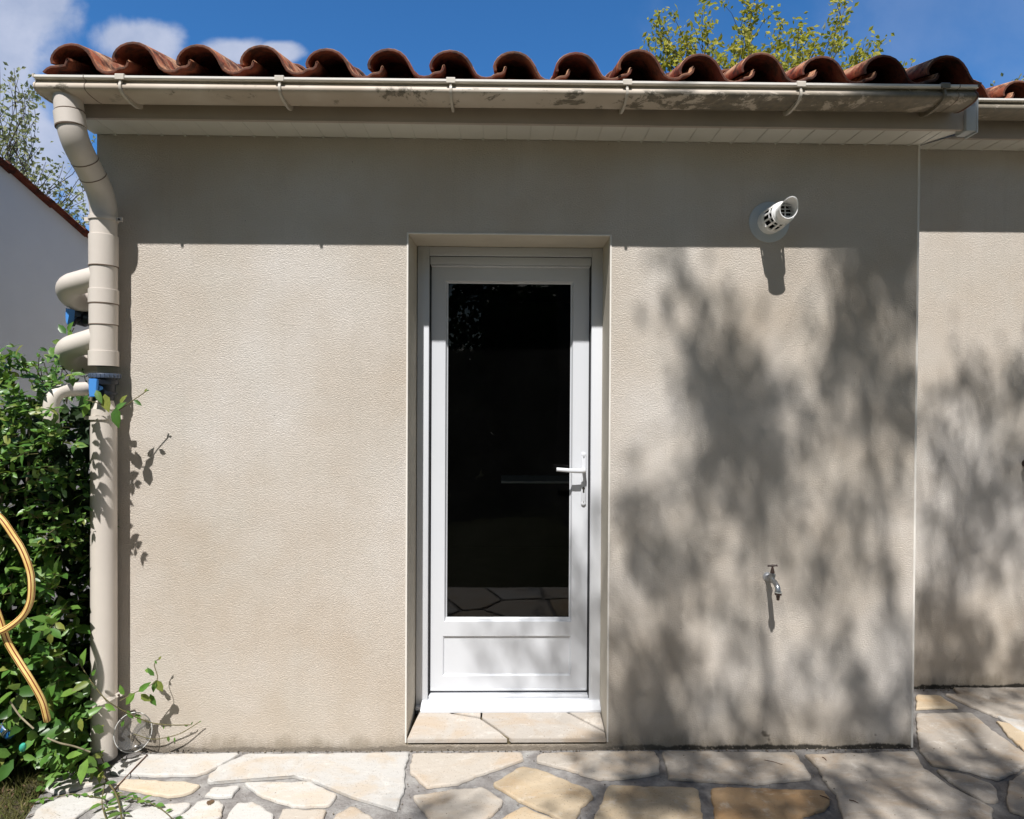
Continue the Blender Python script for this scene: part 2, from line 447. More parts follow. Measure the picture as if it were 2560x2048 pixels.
def mat_clear():
    m = bpy.data.materials.new('clear_plastic'); m.use_nodes = True; n = NT(m.node_tree); n.n.remove(n.n['Principled BSDF'])
    lw = n.add('ShaderNodeLayerWeight'); lw.inputs[0].default_value = .35
    gl = n.add('ShaderNodeBsdfGlossy'); gl.inputs['Roughness'].default_value = .12; gl.inputs['Color'].default_value = rgb(.9, .9, .9)
    tr = n.add('ShaderNodeBsdfTransparent'); tr.inputs[0].default_value = rgb(.93, .93, .93)
    df = n.add('ShaderNodeBsdfDiffuse'); df.inputs[0].default_value = rgb(.75, .75, .75)
    m0 = n.add('ShaderNodeMixShader'); n.set(m0, 0, .05); n.set(m0, 1, tr.outputs[0]); n.set(m0, 2, df.outputs[0])
    mx = n.add('ShaderNodeMixShader'); n.set(mx, 0, n.math('MULTIPLY', lw.outputs['Facing'], .28)); n.set(mx, 1, m0.outputs[0]); n.set(mx, 2, gl.outputs[0])
    n.l.new(mx.outputs[0], n.n['Material Output'].inputs[0]); return m
M_CLEAR = mat_clear()


def mat_hose():
    m, n, b = material('hose_rubber', rough=.4, spec=.4)
    uv = n.add('ShaderNodeTexCoord').outputs['UV']; x, y, z = n.xyz(uv)
    fr = n.math('FRACT', n.math('MULTIPLY', x, 6.0))
    s = n.math('LESS_THAN', n.math('ABSOLUTE', n.math('SUBTRACT', fr, .5)), .15)
    c = n.mix(s, n.ramp(n.noise(n.pos(), 14, 4, .6), [(.3, rgb(.70, .47, .14)), (.7, rgb(.84, .64, .26))]), rgb(.22, .035, .015))
    n.set(b, 'Base Color', c); return m
M_HOSE = mat_hose()

# ------------------------------------------------------------------ setting: ground, paving
XL, XR = -1.66, 1.754                    # main wall ends
YREC = .55                               # recessed wall
bm = bmesh.new(); S = 250
for q in (((-S, -S), (S, -S), (S, S), (-S, S)),):
    bm.faces.new([bm.verts.new((x, y, -.035)) for x, y in q])
tag(obj('ground', bm, M_LAWN, smooth=None), kind='structure')

# mortar sheet of the patio (its left edge runs diagonally)
pe = [G(60, 2048), G(100, 1985), G(150, 1940), G(215, 1895), G(245, 1880)]
edge = [V((-1.45, -1.8, 0)), V((-1.45, -1.2, 0)), V((-1.47, -.7, 0))]+[V((q.x, q.y, 0)) for q in pe]+[V((-1.66, .0, 0)), V((-1.66, .05, 0))]
cut = edge+[V((XR, .05, 0)), V((XR, .58, 0)), V((5.2, .58, 0)), V((5.2, -1.8, 0))]
bm = bmesh.new(); f = bm.faces.new([bm.verts.new((q.x, q.y, -.006)) for q in cut])
bmesh.ops.triangulate(bm, faces=[f])
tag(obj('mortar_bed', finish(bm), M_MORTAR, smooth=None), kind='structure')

STONES = {  # outlines read off the photograph, in the ground plane
 'A': ([(286, 1912), (350, 1889), (603, 1886), (560, 1910), (517, 1934), (489, 1940), (400, 1942), (310, 1939), (272, 1932)], 'w'),
 'B': ([(305, 1951), (460, 1957), (505, 1967), (470, 1986), (426, 1995), (375, 1986), (318, 1976), (286, 1968)], 'y'),
 'C': ([(613, 1888), (1026, 1884), (1014, 1916), (1011, 1980), (992, 2029), (879, 1995), (795, 1960), (736, 1943), (520, 1960), (519, 1943), (546, 1920)], 'w'),
 'D': ([(608, 1959), (775, 1956), (844, 1990), (824, 2018), (731, 2019), (647, 1990)], 'w'),
 'E': ([(529, 1972), (601, 1967), (581, 1995), (510, 1993)], 'w'),
 'F': ([(498, 2003), (541, 2003), (562, 2012), (551, 2046), (520, 2075), (470, 2075), (440, 2052), (470, 2030)], 'w'),
 'F2': ([(343, 2024), (420, 2012), (483, 2008), (460, 2032), (420, 2048), (370, 2075), (290, 2075), (300, 2050)], 'w'),
 'Gs': ([(592, 2010), (632, 2007), (690, 2041), (660, 2075), (560, 2075), (566, 2045)], 'w'),
 'H': ([(706, 2026), (815, 2026), (812, 2044), (790, 2075), (690, 2075)], 'p'),
 'I': ([(838, 2040), (883, 2018), (926, 2041), (950, 2075), (815, 2075)], 'p'),
 'J': ([(1033, 1886), (1304, 1884), (1309, 1902), (1188, 1944), (1139, 1963), (1067, 1971), (1024, 1934), (1027, 1911)], 'p'),
 'K': ([(1031, 1992), (1130, 1976), (1206, 1970), (1262, 2005), (1228, 2042), (1190, 2075), (1100, 2075), (1056, 2028)], 'p'),
 'L': ([(1300, 1919), (1345, 1925), (1473, 1976), (1486, 1995), (1452, 2020), (1437, 2066), (1385, 2044), (1287, 1998), (1230, 1962)], 'o'),
 'M': ([(1344, 1888), (1500, 1880), (1638, 1882), (1648, 1905), (1650, 1934), (1600, 1944), (1540, 1949), (1500, 1951), (1440, 1932), (1338, 1905)], 'p'),
 'N': ([(1306, 2019), (1402, 2056), (1380, 2085), (1240, 2085), (1225, 2065)], 'o'),
 'O': ([(1520, 1966), (1744, 1973), (1757, 2043), (1762, 2085), (1470, 2085), (1500, 2018)], 'o'),
 'P': ([(1655, 1880), (1990, 1884), (2003, 1905), (2032, 1949), (1987, 1952), (1893, 1962), (1672, 1949), (1664, 1915)], 'g'),
 'Q': ([(1775, 1976), (1815, 1971), (2063, 1980), (2076, 2003), (2063, 2027), (2006, 2042), (1980, 2085), (1796, 2085), (1786, 2040)], 'd'),
 'R': ([(2012, 1888), (2285, 1880), (2308, 1920), (2372, 1966), (2484, 2023), (2478, 2085), (2118, 2085), (2092, 1993), (2058, 1949), (2040, 1915)], 'g'),
 'S': ([(2290, 1786), (2427, 1783), (2480, 1827), (2600, 1910), (2560, 1918), (2498, 1952), (2409, 1927), (2328, 1913), (2298, 1875), (2292, 1830)], 'g'),
 'Sa': ([(2290, 1738), (2346, 1740), (2398, 1770), (2290, 1774)], 'o'),
 'Sb': ([(2360, 1737), (2640, 1733), (2640, 1822), (2560, 1808), (2483, 1791), (2428, 1767)], 'g'),
 'Sc': ([(2490, 1803), (2560, 1819), (2640, 1830), (2640, 1930), (2570, 1888), (2520, 1840)], 'o'),
 'T': ([(2338, 1925), (2410, 1937), (2487, 1965), (2496, 2008), (2464, 2007), (2387, 1964)], 'g'),
 'U': ([(2600, 1925), (2560, 1932), (2525, 1955), (2515, 1993), (2522, 2028), (2570, 2045), (2640, 2045), (2660, 1980)], 'g'),
 'V1': ([(108, 1972), (150, 1945), (225, 1925), (248, 1930), (262, 1956), (200, 1972), (140, 1985)], 'w'),
 'V2': ([(68, 2062), (95, 2022), (150, 1996), (240, 1980), (290, 1988), (250, 2010), (205, 2034), (160, 2075)], 'w'),
 'V3': ([(196, 2078), (245, 2030), (300, 2000), (330, 2010), (290, 2040), (262, 2078)], 'w'),
}
TONES = {'w': (.50, .485, .46), 'p': (.48, .43, .37), 'y': (.50, .43, .335), 'o': (.51, .41, .285), 'g': (.36, .32, .275), 'd': (.42, .28, .155)}
sv, sf, stn = [], [], []


def stone(poly, tone, h=.007):
    """poly: list of (x, y); outline is subdivided, roughened and given a soft shoulder"""
    c = sum((V((p[0], p[1])) for p in poly), V((0, 0)))/len(poly)
    pts = []
    n = len(poly)
    for i in range(n):
        a = V(poly[i][:2]); b = V(poly[(i+1) % n][:2]); p_ = V(poly[i-1][:2]); nx = b
        a2 = a+(p_-a).normalized()*min(.012, (p_-a).length*.3); a3 = a+(nx-a).normalized()*min(.012, (nx-a).length*.3)
        pts += [a2, (a2+a3)*.25+a*.5, a3]
        d = (b-a).length; k = int(d/.022)
        for j in range(1, k): pts.append(a.lerp(b, j/k))
    out = []
    m = len(pts)
    ph = random.random()*10
    for i, q in enumerate(pts):
        nd = (q-c).normalized(); s = .0022*math.sin(i*1.9+ph)+.002*math.sin(i*.73+ph*2)+random.uniform(-.0016, .0016)
        out.append(q+nd*s)
    base = len(sv); zz = h+random.uniform(-.0012, .0012)
    for ins, z in ((0, -.004), (.0008, zz-.0035), (.004, zz-.0008), (.011, zz)):
        for q in out:
            d = (c-q); l = d.length; q2 = q+d*(ins/l); sv.append((q2.x, q2.y, z))
    for r_ in range(3):
        for i in range(m):
            j = (i+1) % m; sf.append((base+r_*m+i, base+r_*m+j, base+(r_+1)*m+j, base+(r_+1)*m+i)); stn.append(tone)
    for t3 in tessellate_polygon([[V(sv[base+3*m+i]) for i in range(m)]]):
        a_, b_, c_ = (base+3*m+k_ for k_ in t3)
        n_ = (V(sv[b_])-V(sv[a_])).cross(V(sv[c_])-V(sv[a_])); sf.append((a_, b_, c_) if n_.z > 0 else (a_, c_, b_)); stn.append(tone)


def tone_of(k):
    t = TONES[k]; s = random.uniform(.93, 1.06); return tuple(q*s for q in t)
for k, (pl, t) in STONES.items():
    stone([(q.x, q.y) for q in (G(a, b) for a, b in pl)], tone_of(t))


def clip(poly, a, b, c):                 # keep a*x+b*y <= c
    out = []
    for i in range(len(poly)):
        p, q = poly[i], poly[(i+1) % len(poly)]
        dp = a*p[0]+b*p[1]-c; dq = a*q[0]+b*q[1]-c
        if dp <= 0: out.append(p)
        if (dp < 0 < dq) or (dq < 0 < dp):
            t = dp/(dp-dq); out.append((p[0]+(q[0]-p[0])*t, p[1]+(q[1]-p[1])*t))
    return out


def voronoi(x0, x1, y0, y1, sz, gap=.012):
    S_ = []
    for i in range(int((x1-x0)/sz)+1):
        for j in range(int((y1-y0)/(sz*.8))+1):
            S_.append((x0+(i+.5+random.uniform(-.4, .4))*sz, y0+(j+.5+random.uniform(-.4, .4))*sz*.8))
    for i, s in enumerate(S_):
        pl = [(x0, y0), (x1, y0), (x1, y1), (x0, y1)]
        for j, t in enumerate(S_):
            if i == j or abs(s[0]-t[0]) > 3*sz or abs(s[1]-t[1]) > 3*sz: continue
            a, b = t[0]-s[0], t[1]-s[1]; L = math.hypot(a, b); a /= L; b /= L
            c = a*(s[0]+t[0])/2+b*(s[1]+t[1])/2-gap; pl = clip(pl, a, b, c)
            if len(pl) < 3: break
        if len(pl) < 3: continue
        pl = [p for k, p in enumerate(pl) if math.dist(p, pl[k-1]) > .02]
        if len(pl) >= 3: stone(pl, tone_of(random.choice('wwpypogg')))
voronoi(-1.42, 2.3, -1.75, -.475, .42)
voronoi(2.32, 5.15, -1.75, .54, .42)
me = bpy.data.meshes.new('flagstones'); me.from_pydata(sv, [], sf); me.update()
at = me.attributes.new('tone', 'FLOAT_COLOR', 'FACE')
at.data.foreach_set('color', np.array([(*t, 1) for t in stn], dtype=np.float32).ravel())
tag(link('paving', me, M_STONE, None, 60), kind='structure')

# ------------------------------------------------------------------ the house
OX0, OX1, OZ1 = -.386, .454, 2.150       # door opening, front edge
IX0, IX1 = -.374, .457                   # the same at the frame
YF = .20
HT = 2.70
house = thing('house', 'beige roughcast house with curved red clay roof tiles and a glazed white door', 'house')

# wall shell: front face with the opening and reveal
vv = []; ff = []; mi = []
def quad(a, b, c, d, m=0):
    k = len(vv); vv.extend([a, b, c, d]); ff.append((k, k+1, k+2, k+3)); mi.append(m)
def wallquad(x0, x1, z0, z1, y=0.0): quad((x0, y, z0), (x1, y, z0), (x1, y, z1), (x0, y, z1))
wallquad(XL, OX0, -.03, HT); wallquad(OX1, XR, -.03, HT); wallquad(OX0, OX1, OZ1, HT); wallquad(OX0, OX1, -.03, .022)
quad((XL, 0, -.03), (XL, 0, HT), (XL, 6, HT+.6), (XL, 6, -.03))
quad((XR, 0, -.03), (XR, YREC, -.03), (XR, YREC, HT+.18), (XR, 0, HT))
wallquad(XR, 7.0, -.03, HT+.18, YREC)
quad((7.0, YREC, -.03), (7.0, 6, -.03), (7.0, 6, HT+.7), (7.0, YREC, HT+.18))
quad((XL, 6, -.03), (XL, 6, HT+.6), (7, 6, HT+.6), (7, 6, -.03))
# reveal (smoother render)
quad((OX0, 0, -.03), (OX0, 0, OZ1), (IX0, .26, OZ1), (IX0, .26, -.03), 1)
quad((OX1, 0, -.03), (IX1, .26, -.03), (IX1, .26, OZ1), (OX1, 0, OZ1), 1)
quad((OX0, 0, OZ1), (OX1, 0, OZ1), (IX1, .26, OZ1), (IX0, .26, OZ1), 1)
me = bpy.data.meshes.new('wall'); me.from_pydata(vv, [], ff); me.polygons.foreach_set('material_index', mi)
wall = link('wall', me, [M_STUCCO, M_REVEAL], house)
# dark room behind the door
bm = bmesh.new(); box(bm, -1.3, 1.4, .27, 3.6, .02, 2.45); bmesh.ops.reverse_faces(bm, faces=bm.faces)
fr = [f for f in bm.faces if abs(f.calc_center_median().y-.27) < 1e-4]; bmesh.ops.delete(bm, geom=fr, context='FACES')
def fq(x0, x1, z0, z1):
    bm.faces.new([bm.verts.new(q) for q in ((x0, .272, z0), (x1, .272, z0), (x1, .272, z1), (x0, .272, z1))])
fq(-1.3, IX0, .02, 2.45); fq(IX1, 1.4, .02, 2.45); fq(IX0, IX1, 2.15, 2.45)
obj('inner_room', bm, M_DARK, house, None)
bm = bmesh.new()
a = P(1253, 1203, 1.1); b_ = P(1440, 1206, 1.1)
box(bm, a.x, b_.x+.2, 1.1, 1.4, a.z-.012, a.z)
obj('inner_shelf', bm, M_SHELF, house, None)

# thin corner beads
bm = bmesh.new(); t = .0025
def stripx(x0, x1, z0, z1, y=0.0): box(bm, x0, x1, y-t, y+.004, z0, z1, .001, 1)
stripx(OX0-.006, OX0+.001, .03, OZ1+.006); stripx(OX1-.001, OX1+.006, .03, OZ1+.006); stripx(OX0+.0015, OX1-.0015, OZ1-.0005, OZ1+.006)
obj('corner_bead', bm, M_BEAD, house)
bm = bmesh.new(); stripx(XR-.007, XR+.002, .0, 2.543)
obj('corner_bead', bm, M_BEAD, house)

# soffit boards
ZS = 2.543; FY = -.16
def soffit(x0, x1, y0, y1, z, miter=False, dx=.094):
    bm = bmesh.new(); x = x0; k = 0
    while x < x1-1e-3:
        xe = min(x+dx, x1); w_ = .0018
        prof = [(x, 0), (xe-w_*2, 0), (xe-w_*1.4, .004), (xe, .004)]
        lim = lambda xx, y: xx
        pf = [(x, z), (xe-.004, z), (xe-.003, z+.0016), (xe, z+.0016)]
        A = [bm.verts.new((q, y0, zz)) for q, zz in pf]; B = [bm.verts.new((q, y1+random.uniform(-.001, .001), zz)) for q, zz in pf]
        for i in range(3): bm.faces.new((A[i], A[i+1], B[i+1], B[i]))
        # trim notch where a board meets the wall
        box(bm, xe-.012, xe-.001, y1-.005, y1+.004, z-.003+random.uniform(-.001, .001), z+.004)
        x = xe; k += 1
    return bm
obj('soffit', soffit(XL-.01, XR+.0, FY, -.004, ZS), M_SOFFIT, house, 20)
ZR = 2.752
obj('soffit', soffit(XR+.13, 5.2, YREC+FY, YREC-.004, ZR), M_SOFFIT, house, 20)
# sloping soffit return between the two eaves, with its dark mitre joint
k = len(vv)
raw('soffit_return', [(XR-.002, -.002, ZS-.001), (XR+.10, FY, ZS-.006), (XR+.14, YREC+FY, ZR), (XR+.0, YREC, ZR)], [(0, 1, 2, 3)], M_SOFFIT, house)
raw('mitre_joint', [(XR-.004, -.001, ZS-.002), (XR+.004, -.001, ZS-.002), (XR+.098, FY+.002, ZS-.008), (XR+.090, FY+.002, ZS-.008)], [(0, 1, 2, 3)], M_RUB, house)
raw('soffit_corner', [(XR, -.003, ZS), (XR, FY, ZS), (XR+.094, FY, ZS-.001)], [(0, 1, 2)], M_SOFFIT, house)
# fascia boards
bm = bmesh.new(); box(bm, XL-.03, XR+.055, FY-.018, FY-.001, 2.530, 2.672, .003)
obj('fascia', bm, M_FASCIA, house)
bm = bmesh.new(); box(bm, XR+.055, XR+.10, FY-.03, FY+.03, 2.522, 2.66, .003)
box(bm, XR+.094, XR+.101, FY-.032, FY+.032, 2.515, 2.66, .001)
obj('fascia_end_box', bm, mat_simple('grey_fascia_cap', (.42, .44, .45), .5, .4, .05), house)
bm = bmesh.new(); box(bm, XR+.105, 5.2, YREC+FY-.018, YREC+FY-.001, 2.735, 2.875, .003)
obj('fascia', bm, M_FASCIA, house)
bm = bmesh.new(); box(bm, XR+.02, XR+.04, FY+.005, YREC+FY, 2.60, 2.70); obj('rafter_side', bm, M_FASCIA, house)
# left verge board
bm = bmesh.new()
for a0, a1 in (((XL-.035, XL-.012), None),):
    pr = [(FY, 2.535), (FY, 2.66), (3.0, 2.66+.34*3.16), (3.0, 2.535+.34*3.16)]
    A = [bm.verts.new((XL-.035, y, z)) for y, z in pr]; B = [bm.verts.new((XL-.012, y, z)) for y, z in pr]
    bm.faces.new(A); bm.faces.new(list(reversed(B)))
    for i in range(4): bm.faces.new((A[i], A[(i+1) % 4], B[(i+1) % 4], B[i]))
obj('verge_board', finish(bm), M_FASCIA, house)

# roof: one mesh of curved clay tiles laid in courses
PIT_ = .2368
PROF = [(.002, .030), (-.001, .046), (.004, .063), (.015, .080), (.031, .094), (.053, .104), (.078, .108), (.103, .105), (.126, .095), (.145, .078), (.160, .056), (.171, .033), (.182, .015), (.197, .006), (.215, .003), (.234, .006), (.246, .015), (.257, .019), (.273, .021), (.280, .027), (.285, .044), (.290, .046), (.294, .040)]
LOWPROF = [(-.03, .006), (-.015, .020), (.0, .027), (.03, .029), (.05, .031), (.058, .052), (.065, .055), (.068, .046)]
rv, rf = [], []


def tile(x0, y0, z0, prof=PROF, ln=.40, sl=.34, thick=.012):
    jz = random.uniform(-.004, .005); jx = random.uniform(-.005, .005); jy = random.uniform(-.011, .009); tw = random.uniform(-.014, .014); ry = random.uniform(-.035, .035); sc_ = random.uniform(.96, 1.03)
    n = len(prof); base = len(rv)
    nrm = []
    for i in range(n):
        a = prof[max(i-1, 0)]; b = prof[min(i+1, n-1)]; d = V((b[0]-a[0], b[1]-a[1])).normalized(); nrm.append((-d.y, d.x))
    rows = [0, .003, .12, .26, ln]
    for s_ in (0, 1):
        for l in rows:
            tp = 1-.10*l/ln      # slight taper up the slope
            for (px_, pz_), (nx_, nz_) in zip(prof, nrm):
                th = thick if s_ else 0.0
                if l == 0 : th = thick*.8 if s_ else thick*.15
                xx = x0+jx+(px_-.09)*tp+.09-nx_*th+tw*l; zz = z0+jz+pz_*tp*sc_-nz_*th+(px_-.09)*ry
                if s_ and px_ < 0: pass
                rv.append((xx, y0+jy+l, zz+l*sl+(ln-l)*.03))
    R_ = len(rows)
    for s_ in (0, 1):
        o = base+s_*R_*n
        for r_ in range(R_-1):
            for i in range(n-1):
                q = (o+r_*n+i, o+r_*n+i+1, o+(r_+1)*n+i+1, o+(r_+1)*n+i)
                rf.append(q if not s_ else q[::-1])
    o2 = base+R_*n
    for i in range(n-1): rf.append((base+i, o2+i, o2+i+1, base+i+1))
    for r_ in range(R_-1):
        rf.append((base+r_*n, base+(r_+1)*n, o2+(r_+1)*n, o2+r_*n))
        rf.append((base+r_*n+n-1, o2+r_*n+n-1, o2+(r_+1)*n+n-1, base+(r_+1)*n+n-1))
XT0 = -1.611-.0835
for c_ in range(8):
    y = -.222+c_*.345; z = 2.672+.34*(y+.222)+c_*.0
    if c_ == 0: tile(XT0, y, z, LOWPROF)
    for i in range(14): tile(XT0+i*PIT_, y, z)
    tile(XT0+14*PIT_, y, z, PROF[:15])
for c_ in range(7):
    y = .325+c_*.345; z = 2.872+.34*(y-.325)
    for i in range(13): tile(2.137-PIT_+i*PIT_-.004, y, z)
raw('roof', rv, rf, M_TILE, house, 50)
# roof deck under the tiles keeps the daylight out
vv = []; ff = []; mi = []
za = lambda y: 2.665+.34*(y+.17)
quad((XL-.03, FY-.01, za(FY)), (XL-.03, 3.0, za(3)), (XR+.14, 3.0, za(3)), (XR+.14, FY-.01, za(FY)))
quad((XR+.02, YREC+FY, 2.868), (XR+.02, 3.0, 2.868+.34*2.6), (7, 3.0, 2.868+.34*2.6), (7, YREC+FY, 2.868))
quad((XL-.03, 3, za(3)+.06), (XL-.03, 6.1, 2.7), (7.1, 6.1, 2.7), (7.1, 3, za(3)+.06))
raw('roof_deck', vv, ff, M_DARK, house)

# ---- door frame and door
x0f, x1f = IX0, IX1                      # frame outer
JW = .056
YL = .24                                 # leaf face
lx0, lx1 = P(1077, 1200, YL).x, P(1470, 1200, YL).x
lz1, lz0 = P(1275, 668, YL).z, P(1275, 1727, YL).z
frm = bmesh.new()
jx0 = P(1071, 1200, .2).x; jx1 = P(1476.5, 1200, .2).x
box(frm, x0f, jx0, .2, .268, .05, 2.149, .003)
box(frm, jx1, x1f, .2, .268, .05, 2.149, .003)
zA = P(1275, 640, .2).z; zB = P(1275, 661, .2).z
box(frm, jx0+.0005, jx1-.0005, .2015, .268, zA, 2.1485, .002)
box(frm, jx0+.003, jx1-.003, .209, .268, zB, zA-.0035, .0025)
box(frm, jx0+.0062, jx1-.0062, .213, .268, zB-.007, zB-.0008, .002)
obj('door_frame', frm, M_PVCW, house)
bm = bmesh.new()       # gasket lines
box(bm, jx0-.0005, jx0+.004, .216, .27, .09, zA); box(bm, jx1-.004, jx1+.0005, .216, .27, .09, zA)
box(bm, jx0, jx1, .213, .27, zA-.0036, zA-.0002)
obj('door_gasket', bm, M_RUB, house)
# threshold: sloped white sill with a lip
bm = bmesh.new()
zt = P(1275, 1751, .2).z
extrude_profile(bm, [(.160, .0745), (.160, .084), (.163, .087), (.197, zt+.001), (.27, zt+.004), (.27, .0745)], IX0+.004+.022, IX1-.002)
box(bm, IX0+.001, IX0+.0255, .178, .27, .0745, .092, .003)
box(bm, jx0+.002, jx1-.002, .214, .27, zt+.002, lz0-.010, .003)
obj('door_sill', finish(bm), M_PVCW, house)

door = bpy.data.objects.new('door', None)
COL.objects.unlink(door) if door.name in COL.objects else None
gx0, gx1 = P(1115, 1100, YL).x, P(1429, 1100, YL).x
gz1, gz0 = P(1275, 705, YL).z, P(1275, 1549, YL).z
rz1, rz0 = P(1275, 1590, YL).z, P(1275, 1690, YL).z
rx0, rx1 = P(1107, 1640, YL).x, P(1427, 1640, YL).x
bm = bmesh.new()


def bevel_frame(bm, o, i, y0, y1, depth):
    """rectangular frame o(x0,x1,z0,z1) with hole i and an inner chamfer down to depth"""
    def ring(r, y): return [bm.verts.new((x, y, z)) for x, z in ((r[0], r[2]), (r[1], r[2]), (r[1], r[3]), (r[0], r[3]))]
    a = ring(o, y1); b = ring(o, y0); c = ring(i, y0); d = ring((i[0]+.006, i[1]-.006, i[2]+.006, i[3]-.006), y0+depth)
    for A, B in ((a, b), (b, c), (c, d)):
        for k in range(4): bm.faces.new((A[k], A[(k+1) % 4], B[(k+1) % 4], B[k]))
# leaf front built as two bevelled frames stacked: glazed part and solid part
midz = (gz0+rz1)/2
bevel_frame(bm, (lx0, lx1, midz, lz1), (gx0-.004, gx1+.004, gz0-.010, gz1+.004), YL, YL+.03, .014)
bevel_frame(bm, (lx0, lx1, lz0, midz), (rx0, rx1, rz0, rz1), YL, YL+.03, .009)
box(bm, rx0+.006, rx1-.006, YL+.009, YL+.028, rz0+.006, rz1-.006)
box(bm, lx0+.012, lx1-.012, YL+.012, YL+.03, lz0+.001, rz0+.02)
bmesh.ops.remove_doubles(bm, verts=bm.verts, dist=.0002)
leaf = obj('door', finish(bm), M_PVCW, house, 20)
bm = bmesh.new()
bevel_frame(bm, (gx0-.003, gx1+.003, gz0-.009, gz1+.003), (gx0+.0005, gx1-.0005, gz0, gz1-.0005), YL+.013, YL+.02, .004)
obj('glazing_bead', finish(bm), M_PVCW, leaf, 20)
bm = bmesh.new()
pts = ((gx0-.004, gx1+.004, gz0-.012, gz1+.005),)
bm.faces.new([bm.verts.new(q) for q in ((gx0-.004, YL+.022, gz0-.012), (gx1+.004, YL+.022, gz0-.012), (gx1+.004, YL+.022, gz1+.005), (gx0-.004, YL+.022, gz1+.005))])
obj('glass_pane', bm, M_GLASS, leaf, None)
# drip bar under the leaf and shadow gap
bm = bmesh.new(); box(bm, lx0+.002, lx1-.002, YL-.004, YL+.006, lz0+.001, lz0+.009, .002)
obj('drip_bar', bm, M_PVCW, leaf)
# handle set
hx = P(1458.6, 1200, YL).x
zt_, zb_ = P(1458, 1131, YL).z, P(1458, 1264, YL).z
bm = bmesh.new()
box(bm, hx-.0115, hx+.0115, YL-.008, YL, zb_+.011, zt_-.011, .0045, 3)
for zc in (zb_+.0115, zt_-.0115): lathe(bm, [(0, .0113), (.006, .0113), (.008, .009), (.0082, 0.0001)], (hx, YL, zc), (0, -1, 0), 24)
obj('lock_plate', finish(bm), M_PVCW, leaf, 40)
M_SCREW = mat_simple('screw_steel', (.55, .55, .56), .4, .5, metal=.6)
for zc in (P(1458, 1143, YL).z, P(1458, 1254, YL).z):
    bm = bmesh.new(); lathe(bm, [(0, .0032), (.0092, .0032), (.0094, .0001)], (hx, YL, zc), (0, -1, 0), 12)
    obj('plate_screw', finish(bm), M_SCREW, leaf)
hz = P(1460, 1178, YL-.05).z
bm = bmesh.new()
path = fillet([(hx, YL-.006, hz), (hx, YL-.052, hz), (hx-.055, YL-.056, hz+.002), (hx-.128, YL-.052, hz+.0075)], .02)
T, N = frame_path(path); seg = 14; rings = []
for i, p in enumerate(path):
    s = i/(len(path)-1); rw = .0095*(1-.15*s); rh = .0085+.002*math.sin(s*3)
    t = T[i]; upv = V((0, 0, 1)); n1 = t.cross(upv).normalized(); n2 = n1.cross(t)
    rings.append([bm.verts.new(p+n1*math.cos(a)*rw*.9+n2*math.sin(a)*rh) for a in (2*math.pi*k/seg for k in range(seg))])
for A, B in zip(rings, rings[1:]):
    for k in range(seg): bm.faces.new((A[k], A[(k+1) % seg], B[(k+1) % seg], B[k]))
bm.faces.new(rings[0]); bm.faces.new(rings[-1])
obj('handle', finish(bm), M_PVCW, leaf, 50)
bm = bmesh.new(); kz = P(1458, 1224, YL).z
lathe(bm, [(0, .0066), (.0088, .0066), (.0089, .0001)], (hx, YL, kz+.006), (0, -1, 0), 16)
box(bm, hx-.0042, hx+.0042, YL-.0088, YL, kz-.0145, kz+.002, .001, 1)
obj('keyhole', finish(bm), mat_simple('keyhole_dark', (.03, .028, .024), .5, .4), leaf)

# ------------------------------------------------------------------ doorstep
step = thing('doorstep', 'low doorstep of pale jointed stone slabs under the white door', 'doorstep')
def slab(pts, name='stone_slab', z0=.030, z1=.048, sh=1.0):
    bm = bmesh.new()
    A = [bm.verts.new((x, y, z0)) for x, y in pts]; B = [bm.verts.new((x, y, z1)) for x, y in pts]
    n = len(pts)
    for q in A+B: q.co.z += .16*max(q.co.y, 0)
    for i in range(n): bm.faces.new((A[i], A[(i+1) % n], B[(i+1) % n], B[i]))
    bm.faces.new(B); bm.faces.new(list(reversed(A))); finish(bm)
    bmesh.ops.bevel(bm, geom=[e for e in bm.edges], offset=.0018, segments=2, affect='EDGES')
    me = bpy.data.meshes.new(name); bm.to_mesh(me); bm.free()
    at = me.attributes.new('tone', 'FLOAT_COLOR', 'FACE')
    at.data.foreach_set('color', np.array([(.43*sh, .39*sh, .345*sh, 1)]*len(me.polygons), dtype=np.float32).ravel())
    link(name, me, M_STONE, step, 30)
g = lambda px, py: (lambda q: (q.x, q.y))(G(px, py, .048))
j1 = [g(1080, 1784), g(1130, 1797), g(1203, 1806)]; j2 = [g(1203, 1806), g(1250, 1832), g(1272, 1850)]
yb, yf = .235, -.006
slab([g(1082, 1783), (OX0+.004+.03, .19), (OX0+.004, yf), (j2[2][0]-.006, yf), (j2[1][0]-.005, j2[1][1]-.002), (j1[2][0]-.006, j1[2][1]-.006), (j1[1][0], j1[1][1]-.006)])
slab([(OX0+.036, yb), (j1[0][0], j1[0][1]+.006), (j1[1][0], j1[1][1]+.004), (j1[2][0]-.004, j1[2][1]+.004), (j1[2][0]-.004, yb)], sh=1.05)
j3 = [g(1383, 1781), g(1515, 1832)]
slab([(j1[2][0]+.004, yb), (j1[2][0]+.004, j1[2][1]), (j2[1][0]+.006, j2[1][1]), (j2[2][0]+.010, yf), (OX1-.004, yf), (OX1-.004, j3[1][1]-.006), (j3[0][0]-.006, j3[0][1]), (j3[0][0]-.02, yb)], sh=.93)
slab([(j3[0][0]+.0, yb), (j3[0][0]+.004, j3[0][1]+.003), (OX1-.003, j3[1][1]+.004), (IX1-.004, yb)], sh=.97)
bm = bmesh.new(); box(bm, OX0-.0, OX1, .006, .25, -.02, .030)
box(bm, OX0+.002, OX1-.002, .004, .24, .030, .0445)
